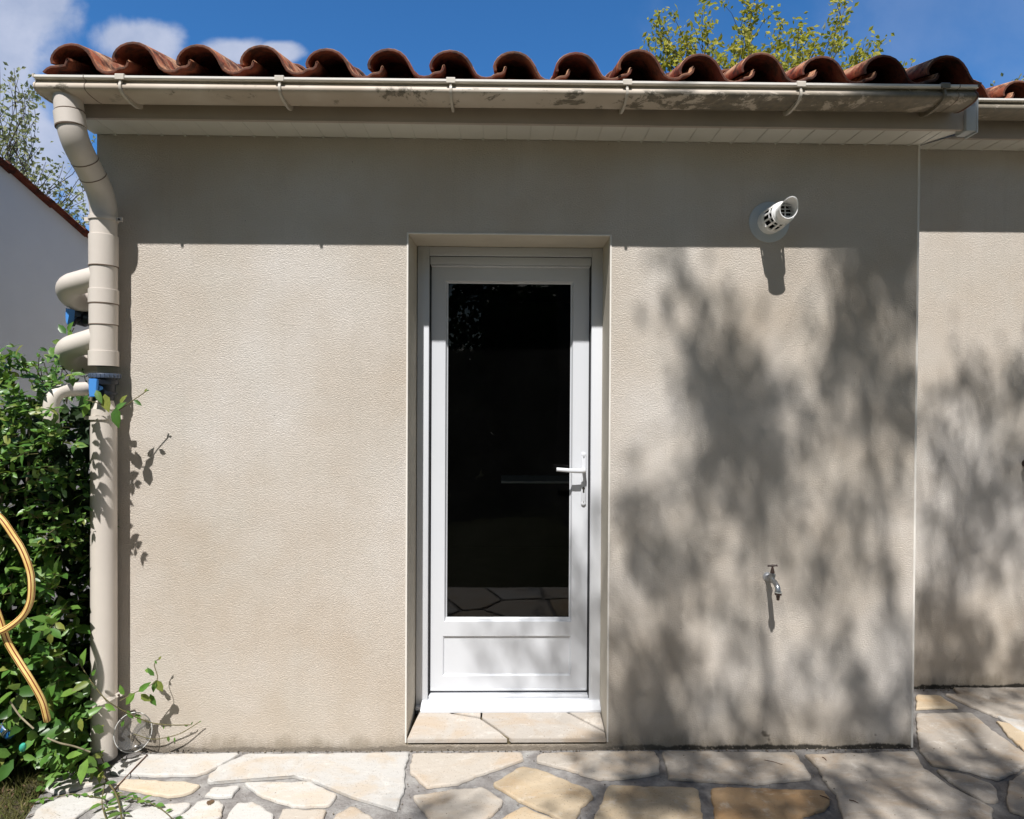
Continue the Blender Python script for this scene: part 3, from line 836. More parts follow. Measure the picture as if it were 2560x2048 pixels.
obj('mortar_base', bm, mat_simple('mossy_mortar', (.27, .22, .14), .95, .1, .3, 30, 1, 60, .01, col2=(.11, .09, .05)), step)

# ------------------------------------------------------------------ gutters
def gutter(x0, x1, ylip, zlip, dz, brackets, label, joints=(), name='gutter'):
    root = thing(name, label, 'gutter', 'eaves gutters')
    # rounded trough with a recessed neck under the lip and a shoulder below it
    base = [(.0165, -.008), (.0165, -.018), (.0145, -.0222), (.0100, -.0258), (.0068, -.0302), (.0054, -.0345), (.0052, -.0390), (.0064, -.0435), (.0100, -.0478), (.0165, -.0515), (.028, -.0545), (.045, -.0562), (.068, -.0570), (.092, -.0570), (.115, -.0545), (.133, -.048), (.146, -.036), (.152, -.018), (.153, .012)]
    base = [(q[0] if q[0] < .02 else .02+(q[0]-.02)*.90, q[1]) for q in base]
    def off(d):
        o = []
        for i, q in enumerate(base):
            p0 = V(base[max(i-1, 0)]); p1 = V(base[min(i+1, len(base)-1)]); t_ = (p1-p0).normalized()
            dd = d[i] if isinstance(d, list) else d
            o.append((ylip+q[0]+t_.y*dd, zlip+q[1]-t_.x*dd))
        return o
    prof = off(0.0)+off(-.003)[::-1]
    bm = bmesh.new(); extrude_profile(bm, prof, x0, x1, dz=dz, nseg=12)
    obj('trough', finish(bm), M_GUTTER, root, 40)
    bm = bmesh.new(); pr = [(ylip+.003, zlip-.012), (ylip, zlip-.009), (ylip, zlip-.002), (ylip+.003, zlip), (ylip+.014, zlip), (ylip+.018, zlip-.003), (ylip+.018, zlip-.012)]
    extrude_profile(bm, pr, x0-.001, x1+.001, dz=dz, nseg=12)
    obj('rolled_lip', finish(bm), M_LIP, root, 30)
    zat = lambda x: dz*(x-x0)/(x1-x0)
    for xe, sgn in ((x0, -1), (x1, 1)):
        bm = bmesh.new()
        pr = [(ylip-.001, zlip-.010), (ylip-.001, zlip+.0015), (ylip+.141, zlip+.013)]+off(.0022)[::-1]
        if sgn < 0: extrude_profile(bm, pr, xe-.004, xe+.002, dz=0)
        else: extrude_profile(bm, pr, xe-.002, xe+.004, dz=0)
        for v_ in bm.verts: v_.co.z += zat(xe)
        obj('end_cap', finish(bm), M_GUTTER if sgn < 0 else mat_simple('old_end_cap', (.17, .085, .06), .6, .3, .2), root, 30)
    for j in joints:
        bm = bmesh.new(); zj = zat(j)
        extrude_profile(bm, [(a_, c_+zj) for a_, c_ in off(.0014)+off(.0002)[::-1]], j-.0012, j+.0012)
        box(bm, j-.0012, j+.0012, ylip-.0008, ylip+.018, zlip-.0125+zat(j), zlip+.0008+zat(j))
        obj('joint_seam', finish(bm), mat_simple('seam_brown', (.20, .16, .13), .7, .2), root, 40)  # thin brown line round the trough at each joint
    for bx_ in brackets:
        bm = bmesh.new(); z_ = zat(bx_); n = len(base)
        th = [.0075+.013*max(0, (i/(n-1)-.35)/.65)**1.2 for i in range(n)]; th[-1] = .002; th[-2] = .006
        extrude_profile(bm, [(a_, c_+z_) for a_, c_ in off(.0006)[1:]+off(th)[1:][::-1]], bx_-.0045, bx_+.0045)
        # clip over the lip
        pr = [(ylip-.004, zlip-.016), (ylip-.004, zlip+.001), (ylip-.001, zlip+.0045), (ylip+.018, zlip+.0045), (ylip+.022, zlip-.001), (ylip+.008, zlip-.001), (ylip+.0005, zlip-.003), (ylip+.0005, zlip-.016)]
        extrude_profile(bm, [(a, b+z_) for a, b in pr], bx_-.016, bx_+.016)
        box(bm, bx_-.004, bx_+.004, ylip+.000, ylip+.010, zlip-.040+z_, zlip-.012+z_, .001, 1)
        obj('bracket', finish(bm), M_BRK if bx_ < 1.2 else M_GUTTER, root, 40)
    return root
YLIP = -.318
lipz = 2.622
bx = [P(v_*1.1874, 190, YLIP).x for v_ in (252, 588, 949, 1321, 1687, 1991)]
gutter(-1.683, 1.757, YLIP, lipz, .014, bx, 'long beige gutter above the door, algae stained towards its right end', [P(208, 220, YLIP).x, P(2400, 240, YLIP).x])
gutter(XR+.11, 5.2, YREC+YLIP, 2.860, .01, [2.62, 3.3, 4.0], 'short beige gutter cut off by the right edge of the photo')

# ------------------------------------------------------------------ downpipe
dp = thing('downpipe', 'sand coloured plastic rainwater downpipe with branch elbows and valve at left corner of wall', 'downpipe')
RP = .0475
YP = -.072
def pipe(name, pts, r=RP, mat=M_PVCB, seg=28, cap=True):
    bm = bmesh.new(); tube(bm, pts, r, seg, cap); return obj(name, finish(bm), mat, dp, 40)
YO = -.252
pA = P(165, 222, YO); pB = P(181, 345, YO); pC = P(257, 492, YP); xb = P(260, 1500, YP).x
pC = V((xb, YP, pC.z)); pA.z = 2.585
pA.x = P(168, 240, YO).x; pB.x = P(182, 345, YO).x
# outlet spout tapering from the gutter bottom
path = fillet([pA, V((pB.x-.0, YO, pB.z)), pC, V((xb, YP, pC.z-.18))], [.1, .062, .07, .1], 9)
pipe('offset_pipe', path, RP)
def collar(z, h, x=xb, y=YP, r=RP+.0035, name='collar', mat=M_PVCB, ax=(0, 0, 1)):
    bm = bmesh.new(); lathe(bm, [(-h/2, r-.003), (-h/2, r-.0008), (-h/2+.001, r), (h/2-.001, r), (h/2, r-.0008), (h/2, r-.003)], (x, y, z), ax, 36)
    return obj(name, finish(bm), mat, dp, 35)
M_SEAM = mat_simple('pipe_seam', (.17, .12, .09), .7, .2)
def ring(p, ax, h=.003, r=RP+.0012): 
    bm = bmesh.new(); lathe(bm, [(-h/2, r-.003), (-h/2, r), (h/2, r), (h/2, r-.003)], p, ax, 36); obj('joint_ring', finish(bm), M_SEAM, dp, 35)
zq = lambda py, Y=YP: P(260, py, Y).z
dtop = (pB-pA).normalized()
za1, za2 = P(176, 284, YO).z, P(180, 319, YO).z
xa = pA.x+(pB.x-pA.x)*.45
collar((za1+za2)/2, za1-za2, x=pA.x+(pB.x-pA.x)*.55, y=YO, r=RP+.003, ax=dtop)
ring((pA.x+(pB.x-pA.x)*.48, YO, za1+.004), dtop, .002); ring((pA.x+(pB.x-pA.x)*.66, YO, za2-.002), dtop, .003, RP+.0022)
dsl = (pC-pB).normalized()
ring(pB+dsl*.088, dsl); ring(pC-dsl*.088, dsl)
# sleeves of the vertical run, top to bottom
def sect(py0, py1, r, name='pipe_section'):
    z0, z1 = zq(py1), zq(py0); collar((z0+z1)/2, z1-z0, r=r, name=name)
zc_ = pC.z-.10
z_bot = .015
pipe('main_pipe', [V((xb, YP, zc_)), V((xb, YP, zq(914)))], RP)
sect(590, 667, RP+.004); sect(667, 727, RP+.0012)
sect(725, 760, RP+.0055, 'collar'); sect(762, 813, RP+.003); sect(813, 880, RP+.001); sect(878, 916, RP+.0055, 'collar')
pipe('lower_pipe', [V((xb, YP, zq(1022))), V((xb, YP, z_bot))], RP-.001)
bm = bmesh.new(); lathe(bm, [(0, RP-.001), (.02, RP-.008), (.05, RP-.016), (.052, .02)], (xb, YP, zq(1028)), (0, 0, 1), 32); obj('reducer', finish(bm), M_PVCB, dp)
ring((xb, YP, zq(667)), (0, 0, 1), .003, RP+.0045); ring((xb, YP, zq(761)), (0, 0, 1), .004, RP+.0045); ring((xb, YP, zq(813)), (0, 0, 1), .003, RP+.0035)
# clamps
def clamp(p, tilt, w_=.052, mat=M_PVCB, hole=False):
    bm = bmesh.new(); ax = V((-math.sin(tilt), 0, math.cos(tilt)))
    lathe(bm, [(-.007, RP+.0005), (-.007, RP+.005), (.007, RP+.005), (.007, RP+.0005)], p, ax, 36)
    e = V((math.cos(tilt), 0, math.sin(tilt)))
    for s in (-1, 1):
        c = V(p)+e*s*(RP+.014); k = len(bm.verts)
        vs_ = box(bm, -.013, .013, -.004, .004, -.008, .008, 0)
        M_ = Matrix.Translation(c)@Matrix.Rotation(-tilt, 4, 'Y')
        for q in vs_: q.co = M_@q.co
    bmesh.ops.recalc_face_normals(bm, faces=bm.faces)
    c_ = obj('clamp', bm, mat, dp, 40)
    bm = bmesh.new(); lathe(bm, [(0, .004), (.006, .004), (.0062, .0001)], V(p)+e*(RP+.017)+V((0, -.002, 0)), (0, -1, 0), 10); obj('clamp_screw', finish(bm), M_DARKM, c_)
clamp((xb, YP, zq(549)), 0); clamp((xb, YP, zq(1044)), .02); clamp((xb, YP, zq(1748)), .30)
# swept branches, each a U bend running back round the corner
def branch(pA_, pB_, pC_, pD_, r=.038):
    path = fillet([pA_, pB_, pC_, pD_], [0, .075, .075, 0], 10); o = pipe('branch_elbow', path, r, seg=24); return path
Yb = -.055
a1 = P(245, 690, YP); b1 = P(158, 733, .02); c1 = P(190, 790, .14); d1 = P(236, 760, .22)
br1 = branch(V((xb, YP, a1.z)), P(166, 716, -.03), P(184, 752, .05), P(250, 752, .13), .046)
bm = bmesh.new(); lathe(bm, [(-.02, .038), (-.02, .040), (.02, .040), (.02, .038)], br1[3]*.5+V((xb, YP, a1.z))*.5, (br1[0]-br1[1]), 28); obj('collar', finish(bm), M_PVCB, dp)
br2 = branch(V((xb, YP, P(245, 842, YP).z)), P(164, 872, -.03), P(182, 908, .05), P(250, 908, .13), .046)
# cane shaped elbow standing in the leaves
pipe('side_elbow', fillet([P(127, 1060, -.22), P(129, 978, -.22), P(215, 972, -.12)], [0, .075, 0], 12), .0265, seg=24)
bm = bmesh.new(); lathe(bm, [(-.003, .0268), (-.003, .0276), (.003, .0276), (.003, .0268)], P(128, 1022, -.22), (0, 0, 1), 28); obj('collar', finish(bm), M_PVCB, dp)
# valve on the main run
def valve(c, r, lever_px, lever, back=False):
    root = None
    bm = bmesh.new(); z = c.z
    lathe(bm, [(-.052, .0001), (-.052, r*.72), (-.045, r*.8), (-.03, r*.82), (-.028, r), (-.018, r), (-.016, r*.86), (.012, r*.9), (.012, r*1.06), (.014, r*1.1), (.030, r*1.1), (.032, r*1.06), (.032, r*.95), (.058, r*.95), (.058, .0001)], c, (0, 0, 1), 32)
    body = obj('valve', finish(bm), M_BLACKP, dp, 35)
    return body
vc = V((xb, YP, (zq(922)+zq(1012))/2-.004))
body = valve(vc, RP*.98, None, None)
bm = bmesh.new(); lathe(bm, [(-.009, RP*1.0), (-.009, RP*1.13), (-.007, RP*1.15), (.007, RP*1.15), (.009, RP*1.13), (.009, RP*1.0)], (xb+.004, YP, zq(940)), (0, 0, 1), 32)
for k in range(24):
    a = 2*math.pi*k/24; c = V((xb+.004+math.cos(a)*RP*1.155, YP+math.sin(a)*RP*1.155, zq(940))); vs_ = box(bm, -.0015, .0015, -.0015, .0015, -.007, .007)
    for q in vs_: q.co = q.co+c
obj('valve_nut', bm, M_SLATE, body, 35)
bm = bmesh.new()
lx = P(236, 970, -.14); 
pr = [(-.017, .036), (.012, .036), (.016, .028), (.014, -.010), (.016, -.034), (-.014, -.036), (-.018, 0)]
A = [bm.verts.new((lx.x+x, -.150, lx.z+z)) for x, z in pr]; B = [bm.verts.new((lx.x+x*.8, -.132, lx.z+z)) for x, z in pr]
bm.faces.new(A); bm.faces.new(list(reversed(B)))
for i in range(len(pr)): bm.faces.new((A[i], A[(i+1) % len(pr)], B[(i+1) % len(pr)], B[i]))
finish(bm); bmesh.ops.bevel(bm, geom=list(bm.edges), offset=.0022, segments=2, affect='EDGES')
lathe(bm, [(0, .011), (.03, .009)], (lx.x+.004, -.132, lx.z), (0, 1, 0), 16)
obj('valve_lever', bm, M_BLUE, body, 35)
# the second valve behind the upper branch
v2 = P(206, 792, .12)
bm = bmesh.new(); lathe(bm, [(-.045, .0001), (-.045, .028), (-.02, .030), (-.018, .040), (.018, .040), (.02, .032), (.045, .032), (.045, .0001)], v2, (1, 0, -.25), 28)
tube(bm, [v2, P(190, 800, .06), P(182, 812, .03)], .009, 12)
b2 = obj('valve', finish(bm), M_BLACKP, dp, 35)
bm = bmesh.new(); q = P(173, 792, .02)
pr = [(-.006, .034), (.008, .030), (.006, 0), (.0, -.034), (-.005, -.022), (-.007, 0)]
A = [bm.verts.new((q.x+x, q.y-.012, q.z+z)) for x, z in pr]; B = [bm.verts.new((q.x+x+.006, q.y+.014, q.z+z)) for x, z in pr]
bm.faces.new(A); bm.faces.new(list(reversed(B)))
for i in range(len(pr)): bm.faces.new((A[i], A[(i+1) % len(pr)], B[(i+1) % len(pr)], B[i]))
obj('valve_lever', finish(bm), M_BLUE, b2, 20)

# ------------------------------------------------------------------ boiler flue
fl = thing('flue_terminal', 'white round flue terminal with slotted cage sticking out of wall near eaves', 'flue terminal')
fc = P(1922.5, 556, 0)
bm = bmesh.new(); lathe(bm, [(0, .085), (.003, .085), (.0055, .082), (.006, .056), (.0062, .05)], fc, (0, -1, 0), 56)
obj('wall_plate', finish(bm), mat_simple('grey_rosette', (.50, .54, .57), .5, .4, .04), fl, 40)
bm = bmesh.new(); lathe(bm, [(.0, .0515), (.045, .0515), (.047, .0525), (.052, .0525), (.054, .051), (.056, .047)], fc, (0, -1, 0), 48)
lathe(bm, [(.056, .047), (.056, .030)], fc, (0, -1, 0), 48)
obj('outer_tube', finish(bm), M_WHITEP, fl, 40)
bm = bmesh.new()
n = 13
def cage_bar(a, r0, r1, d0, d1, wd):
    k = [];
    for d, r in ((d0, r0), ((d0+d1)/2, (r0+r1)/2+.001), (d1, r1)):
        for rr in (r, r-.004):
            for s in (-1, 1):
                aa = a+s*wd/r; k.append(bm.verts.new(fc+V((math.cos(aa)*rr, -d, math.sin(aa)*rr))))
    for j in (0, 4):
        o = k[j:j+8]
        for q in ((0, 1, 5, 4), (2, 6, 7, 3), (0, 4, 6, 2), (1, 3, 7, 5)): bm.faces.new([o[i] for i in q])
for i in range(n): cage_bar(2*math.pi*i/n+.1, .0512, .0455, .052, .128, .0036)
for d, r in ((.052, .0512), (.106, .0482), (.128, .0462)):
    lathe(bm, [(d-.0022, r-.004), (d-.0022, r), (d+.0022, r), (d+.0022, r-.004)], fc, (0, -1, 0), 48, close=True)
obj('slotted_cage', finish(bm), M_WHITEP, fl, 40)
bm = bmesh.new(); lathe(bm, [(.06, .0001), (.06, .044), (.05, .046)], fc, (0, -1, 0), 32); lathe(bm, [(.055, .036), (.126, .036)], fc, (0, -1, 0), 32)
obj('cage_lining', finish(bm), mat_simple('lining_black', (.006, .006, .006), .9, .1), fl, 40)  # near-black lining behind the cage slots
# inner tube with an oblique mouth, hood longest at the top
bm = bmesh.new(); seg = 40; rings = []
for d, r in ((.126, .0462), (.132, .043), (.138, .0345), (.17, .0345)):
    rings.append([bm.verts.new(fc+V((math.cos(2*math.pi*k/seg)*r, -d, math.sin(2*math.pi*k/seg)*r))) for k in range(seg)])
def mouth(a): s = math.sin(a); return .180+.030*(max(s, 0)**1.2)-.006*max(-s, 0)
rings.append([bm.verts.new(fc+V((math.cos(a)*.036, -mouth(a), math.sin(a)*.036*(1.12 if math.sin(a) > 0 else 1)))) for a in (2*math.pi*k/seg for k in range(seg))])
rings.append([bm.verts.new(fc+V((math.cos(a)*.0325, -mouth(a)+.0005, math.sin(a)*.0325*(1.12 if math.sin(a) > 0 else 1)))) for a in (2*math.pi*k/seg for k in range(seg))])
rings.append([bm.verts.new(fc+V((math.cos(a)*.0315, -.125, math.sin(a)*.0315))) for a in (2*math.pi*k/seg for k in range(seg))])
for A, B in zip(rings, rings[1:]):
    for k in range(seg): bm.faces.new((A[k], A[(k+1) % seg], B[(k+1) % seg], B[k]))
obj('inner_tube', finish(bm), M_WHITEP, fl, 50)
bm = bmesh.new(); 
box(bm, fc.x-.0016, fc.x+.0016, -.150, -.146, fc.z-.0312, fc.z+.0312)
for dz in (-.02, -.006, .008, .022): h = math.sqrt(max(.0312**2-dz*dz, 0)); box(bm, fc.x-h, fc.x+h, -.1525, -.1505, fc.z+dz-.0014, fc.z+dz+.0014)
obj('mouth_grille', bm, M_WHITEP, fl, None)
bm = bmesh.new(); bm.faces.new([bm.verts.new(fc+V((math.cos(2*math.pi*k/32)*.0315, -.128, math.sin(2*math.pi*k/32)*.0315))) for k in range(32)]); obj('tube_bottom', bm, mat_simple('dark_tube_bottom', (.05, .04, .035), .9, .1), fl, None)  # dark brown disc closing the inner tube

# ------------------------------------------------------------------ garden tap
tp = thing('garden_tap', 'small metal garden tap with dark T handle on the wall low under the flue', 'tap')
tcn = P(1918, 1441, 0)
bm = bmesh.new(); lathe(bm, [(0, .016), (.003, .0165), (.006, .012), (.008, .0115), (.018, .0115), (.018, .009)], tcn, (0, -1, 0), 6)
lathe(bm, [(0, .0185), (.004, .018), (.005, .012)], tcn, (0, -1, 0), 24)
obj('wall_flange', finish(bm), mat_simple('pale_zinc', (.55, .56, .58), .45, .5, .1, metal=.5), tp, 40)
bm = bmesh.new(); c0 = tcn+V((0, -.05, .0))
tube(bm, fillet([tcn+V((0, -.012, 0)), tcn+V((0, -.07, -.002)), tcn+V((0, -.098, -.016)), tcn+V((0, -.104, -.034))], [0, .02, .015, 0], 5), [.0095]*3+[.0105]*11, 18)
lathe(bm, [(0, .0105), (.010, .0115), (.014, .0125), (.014, .0135), (.024, .0135), (.024, .009), (.028, .008)], c0, (0, 0, 1), 6)
obj('tap_body', finish(bm), M_BRASS, tp, 35)
bm = bmesh.new(); so_ = tcn+V((0, -.104, -.034)); lathe(bm, [(.0, .0105), (.0, .0135), (.012, .0135), (.013, .010), (.014, .0075), (.022, .0075), (.023, .0065), (.034, .0058), (.034, .0001)], so_, (0, 0, -1), 20)
obj('hose_nozzle', finish(bm), M_DARKM, tp, 35)
bm = bmesh.new(); lathe(bm, [(-.001, .0132), (-.001, .0142), (.003, .0142), (.003, .0132)], so_, (0, 0, -1), 20); obj('nozzle_ring', finish(bm), mat_simple('bright_ring', (.7, .74, .74), .3, .5, metal=.6), tp)
bm = bmesh.new(); lathe(bm, [(.028, .009), (.036, .008), (.050, .0042), (.056, .004)], c0, (0, 0, 1), 18)
hp = c0+V((0, 0, .058)); e = V((.97, -.22, .10)).normalized()
tube(bm, [hp-e*.019, hp-e*.012, hp, hp+e*.012, hp+e*.019], [.0048, .0036, .005, .0036, .0048], 14)
obj('tap_handle', finish(bm), M_DARKM, tp, 40)

# small black fitting just cut by the right edge, on the recessed wall
fx = P(2575, 1160, YREC-.03)
bm = bmesh.new(); lathe(bm, [(0, .018), (.008, .018), (.010, .010), (.028, .009), (.030, .024), (.034, .027), (.048, .027), (.052, .022), (.053, .0001)], (fx.x, YREC, fx.z), (0, -1, 0), 28)
tag(obj('wall_fitting', finish(bm), M_DARKM, None, 35), 'small black round fitting on the recessed wall at the right edge of the photo', 'wall fitting')

# unseen pale strip, added to bounce sunlight onto the neighbour's wall
bm = bmesh.new(); bm.faces.new([bm.verts.new(q) for q in ((-2.869, .45, -.024), (-1.665, .45, -.024), (-1.665, 6.5, -.024), (-2.869, 6.5, -.024))])
tag(obj('bounce_strip', bm, mat_simple('bounce_strip_pale', (.60, .58, .54), .95, .1, .1, 40, 1, 60, .01), None, None), kind='structure')

# ------------------------------------------------------------------ neighbour's house
nb = thing('neighbour_house', 'pale rendered neighbouring gable wall with sloping tiled edge behind the shrub', 'house')
NX = -2.87
def nz_(y): return 2.812-.29*(y-1.0)
bm = bmesh.new(); pr = [(-.6, -.03), (-.6, nz_(-.6)), (6, nz_(6)), (6, -.03)]
A = [bm.verts.new((NX, y, z)) for y, z in pr]; B = [bm.verts.new((NX-5, y, z)) for y, z in pr]
bm.faces.new(A); bm.faces.new(B)
for i in range(4): bm.faces.new((A[i], A[(i+1) % 4], B[(i+1) % 4], B[i]))
obj('wall', finish(bm), M_NEIGH, nb, None)
vv = []; ff = []; mi = []
y = -.6
while y < 6:
    for k in range(2):
        vv_ = None
    L_ = .33; z0 = nz_(y)+.016; z1 = nz_(y+L_+.05)+.004
    o = len(vv)
    for xx, dz in ((NX+.035, -.016), (NX+.045, .0), (NX+.03, .014), (NX-.25, .03), (NX-.25, .0), (NX-.0, -.016)):
        vv.append((xx+random.uniform(-.004, .004), y, z0+dz))
    for xx, dz in ((NX+.035, -.016), (NX+.045, .0), (NX+.03, .014), (NX-.25, .03), (NX-.25, .0), (NX-.0, -.016)):
        vv.append((xx+random.uniform(-.004, .004), y+L_+.05, z1+dz))
    for i in range(6): ff.append((o+i, o+(i+1) % 6, o+6+(i+1) % 6, o+6+i))
    ff.append(tuple(o+i for i in range(6))); ff.append(tuple(o+11-i for i in range(6)))
    y += L_
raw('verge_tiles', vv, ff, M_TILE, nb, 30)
bm = bmesh.new(); A = [bm.verts.new(q) for q in ((NX-.2, -.6, nz_(-.6)+.03), (NX-5, -.6, nz_(-.6)+.03), (NX-5, 6, nz_(6)+.03), (NX-.2, 6, nz_(6)+.03))]; bm.faces.new(A)
obj('roof', bm, M_TILE, nb, None)

# ------------------------------------------------------------------ foliage tools
def leaves_mesh(pos, dirs, nrm, ln, wd, detail=True):
    """many leaves in one go, arrays (n,3),(n,3),(n,3),(n),(n)"""
    pos = np.asarray(pos, float); d = np.asarray(dirs, float); nn = np.asarray(nrm, float)
    d /= np.linalg.norm(d, axis=1, keepdims=True)+1e-9
    nn = nn-d*np.sum(nn*d, axis=1, keepdims=True); nn /= np.linalg.norm(nn, axis=1, keepdims=True)+1e-9
    s = np.cross(d, nn); ln = np.asarray(ln)[:, None]; wd = np.asarray(wd)[:, None]
    if detail:
        tpl = [(0, 0, 0), (.28, .42, .05), (.28, 0, -.02), (.28, -.42, .05), (.62, .40, .02), (.62, 0, -.05), (.62, -.40, .02), (1, 0, -.14)]
        fcs = [(0, 2, 1), (0, 3, 2), (1, 2, 5, 4), (2, 3, 6, 5), (4, 5, 7), (5, 6, 7)]
    else:
        tpl = [(0, 0, 0), (.5, .5, .05), (1, 0, -.05), (.5, -.5, .05)]; fcs = [(0, 3, 2, 1)]
    n = len(pos); m = len(tpl); Vt = np.zeros((n, m, 3))
    for k, (a, b, c) in enumerate(tpl): Vt[:, k] = pos+d*ln*a+s*wd*b+nn*ln*c
    Fs = []
    for f_ in fcs: Fs.append((np.arange(n)[:, None]*m+np.array(f_)[None]).tolist())
    faces = [x for g_ in Fs for x in g_]
    return Vt.reshape(-1, 3), faces


def leaf_obj(name, P_, D_, N_, L_, W_, mat, parent, detail=True, smooth=None):
    v_, f_ = leaves_mesh(P_, D_, N_, L_, W_, detail)
    me = bpy.data.meshes.new(name); me.from_pydata(v_.tolist(), [], f_); me.update()
    return link(name, me, mat, parent, smooth)


def rnd(s=1.0): return V((random.gauss(0, s), random.gauss(0, s), random.gauss(0, s)))

# ------------------------------------------------------------------ climbing shrub
shrub = thing('climbing_shrub', 'dense dark green leafy climber covering the pipes left of the wall', 'shrub')
LP, LD, LN, LL, LW = [], [], [], [], []
stems = bmesh.new()
def leaf(p, d, n, l, w=None):
    LP.append(tuple(p)); LD.append(tuple(d)); LN.append(tuple(n)); LL.append(l); LW.append(w or l*random.uniform(.44, .58))


def sprig(p0, d0, ln, lf, droop=.6, nstep=None, stem=True, mix=.0):
    nstep = nstep or max(3, int(ln/.026)); p = V(p0); d = V(d0).normalized(); pts = [p.copy()]
    side = d.cross(V((0, 0, 1))).normalized() if abs(d.z) < .95 else V((1, 0, 0)); st = ln/nstep
    for i in range(nstep):
        d = (d+V((0, 0, -droop*.09))+rnd(.07)).normalized(); p = p+d*st; pts.append(p.copy())
        s = i/nstep; rot = Matrix.Rotation(random.uniform(-.5, .5)+(math.pi/2 if i % 2 else 0), 3, d); sd = rot@side
        for sg in (-1, 1):
            ld = (sd*sg*.9+d*.55+rnd(.18)).normalized(); nn = (V((0, -.55, .8))+rnd(.35)); l = lf*random.uniform(.65, 1.15)*(1-.45*s)
            leaf(p, ld, nn, l)
    leaf(p, d, V((0, -.5, .8))+rnd(.3), lf*.55)
    if stem: tube(stems, pts, [.0016]*len(pts), 5, False)

def shrub_front(x, z):
    """front surface y of the hedge mass at (x, z)"""
    e = (x+1.67)
    return -.16-.16*min(1, -e*1.6)+.10*math.sin(x*7+z*3)*.5+.05*math.sin(z*9)
def shrub_top(x):
    return 1.50+.05*math.sin(x*9)-.04*max(0, x+1.9)
random.seed(11)
XE = -1.655
for i in range(1080):
    x = random.uniform(-2.75, XE-.01); z = random.uniform(.10, shrub_top(x)); y = shrub_front(x, z)
    lobe = math.sin(x*5.1+1)*math.sin(z*6.3+.5)
    if .45 < z < 1.05 and -1.95 < x and random.random() < .40: continue        # the dark hollow by the pipe
    if lobe < -.5 and random.random() < .35: continue
    if -1.80 < x and 1.35 < z < 1.50 and random.random() < .45: continue
    pq = (x+1.84)**2+(z-1.44)**2
    if pq < .012: continue
    y += random.uniform(-.04, .10)
    big = .078 if z < .9 else .056
    d = V((random.uniform(-.7, .5), -1.0, random.uniform(-.3, .8)))
    if z > 1.4: d = V((random.uniform(-.9, .6), -.5, random.uniform(.2, 1)))
    ln = random.uniform(.08, .20) if x < XE-.16 else random.uniform(.05, .10)
    sprig((x, y, z), d, ln, big*random.uniform(.8, 1.25), .8)
for i in range(420):          # deeper leaves and the far side
    x = random.uniform(-2.7, XE-.03); z = random.uniform(.05, shrub_top(x)-.03); y = shrub_front(x, z)+random.uniform(.08, .45)
    sprig((x, y, z), rnd(1)+V((0, -.3, .3)), random.uniform(.08, .2), .05, .6, stem=False)
for i in range(60):           # wispy shoots on top
    x = random.uniform(-2.6, XE-.03); z = shrub_top(x)-.03; y = shrub_front(x, z)+random.uniform(.0, .3)
    sprig((x, y, z), (random.uniform(-.5, .4), -.3, 1), random.uniform(.05, .14), .036, .5)


def stem_px(pts, r=.0018, mat=None):
    q = spline([P(a, b, c) for a, b, c in pts], 5); tube(stems, q, [r]*len(q), 6, False); return q
def leaf_px(px, py, Y, ang, l, nv=(0, -1, .45), w=None):
    """a leaf whose base sits at the pixel, pointing at screen angle ang (0 = right, 90 = up)"""
    a = R(ang); d = V((math.cos(a), random.uniform(-.25, .1), math.sin(a))); leaf(P(px, py, Y), d, V(nv)+rnd(.15), l, w)
# sprig by the valve
stem_px([(215, 1000, -.16), (250, 1010, -.15), (287, 1028, -.15), (330, 1003, -.13), (366, 978, -.12)])
for a in ((262, 985, -.15, -75, .075), (290, 1018, -.15, -80, .085), (288, 1025, -.15, 40, .05), (300, 1010, -.14, 55, .045), (335, 1000, -.13, -35, .038), (362, 982, -.12, 70, .02), (366, 978, -.12, 20, .014), (240, 975, -.16, -60, .06), (225, 1010, -.16, -120, .06)): leaf_px(*a)
for i in range(85):
    px_ = random.uniform(15, 178); py_ = random.uniform(905, 1120)
    if px_ > 205 and py_ < 1030: continue
    if px_ > 85 and py_ < 1035 and random.random() < .75: continue
    q = P(px_, py_, random.uniform(-.30, -.20)); sprig(q, (random.uniform(-.6, .6), -.5, random.uniform(-.1, .8)), random.uniform(.04, .09), .048, .8, stem=False)
# sprigs rising behind the upper branch
for a in ((165, 835, .0, 130, .055), (170, 830, .0, 60, .05), (180, 850, .0, 100, .05), (185, 850, 0, 20, .06), (160, 860, 0, 165, .06), (175, 870, 0, -100, .045), (200, 860, .02, 70, .05), (150, 872, 0, 190, .05), (215, 868, .03, 30, .05), (140, 880, 0, 200, .045)): leaf_px(*a)
stem_px([(150, 960, -.02), (160, 900, .0), (172, 850, .0), (185, 820, .0)])
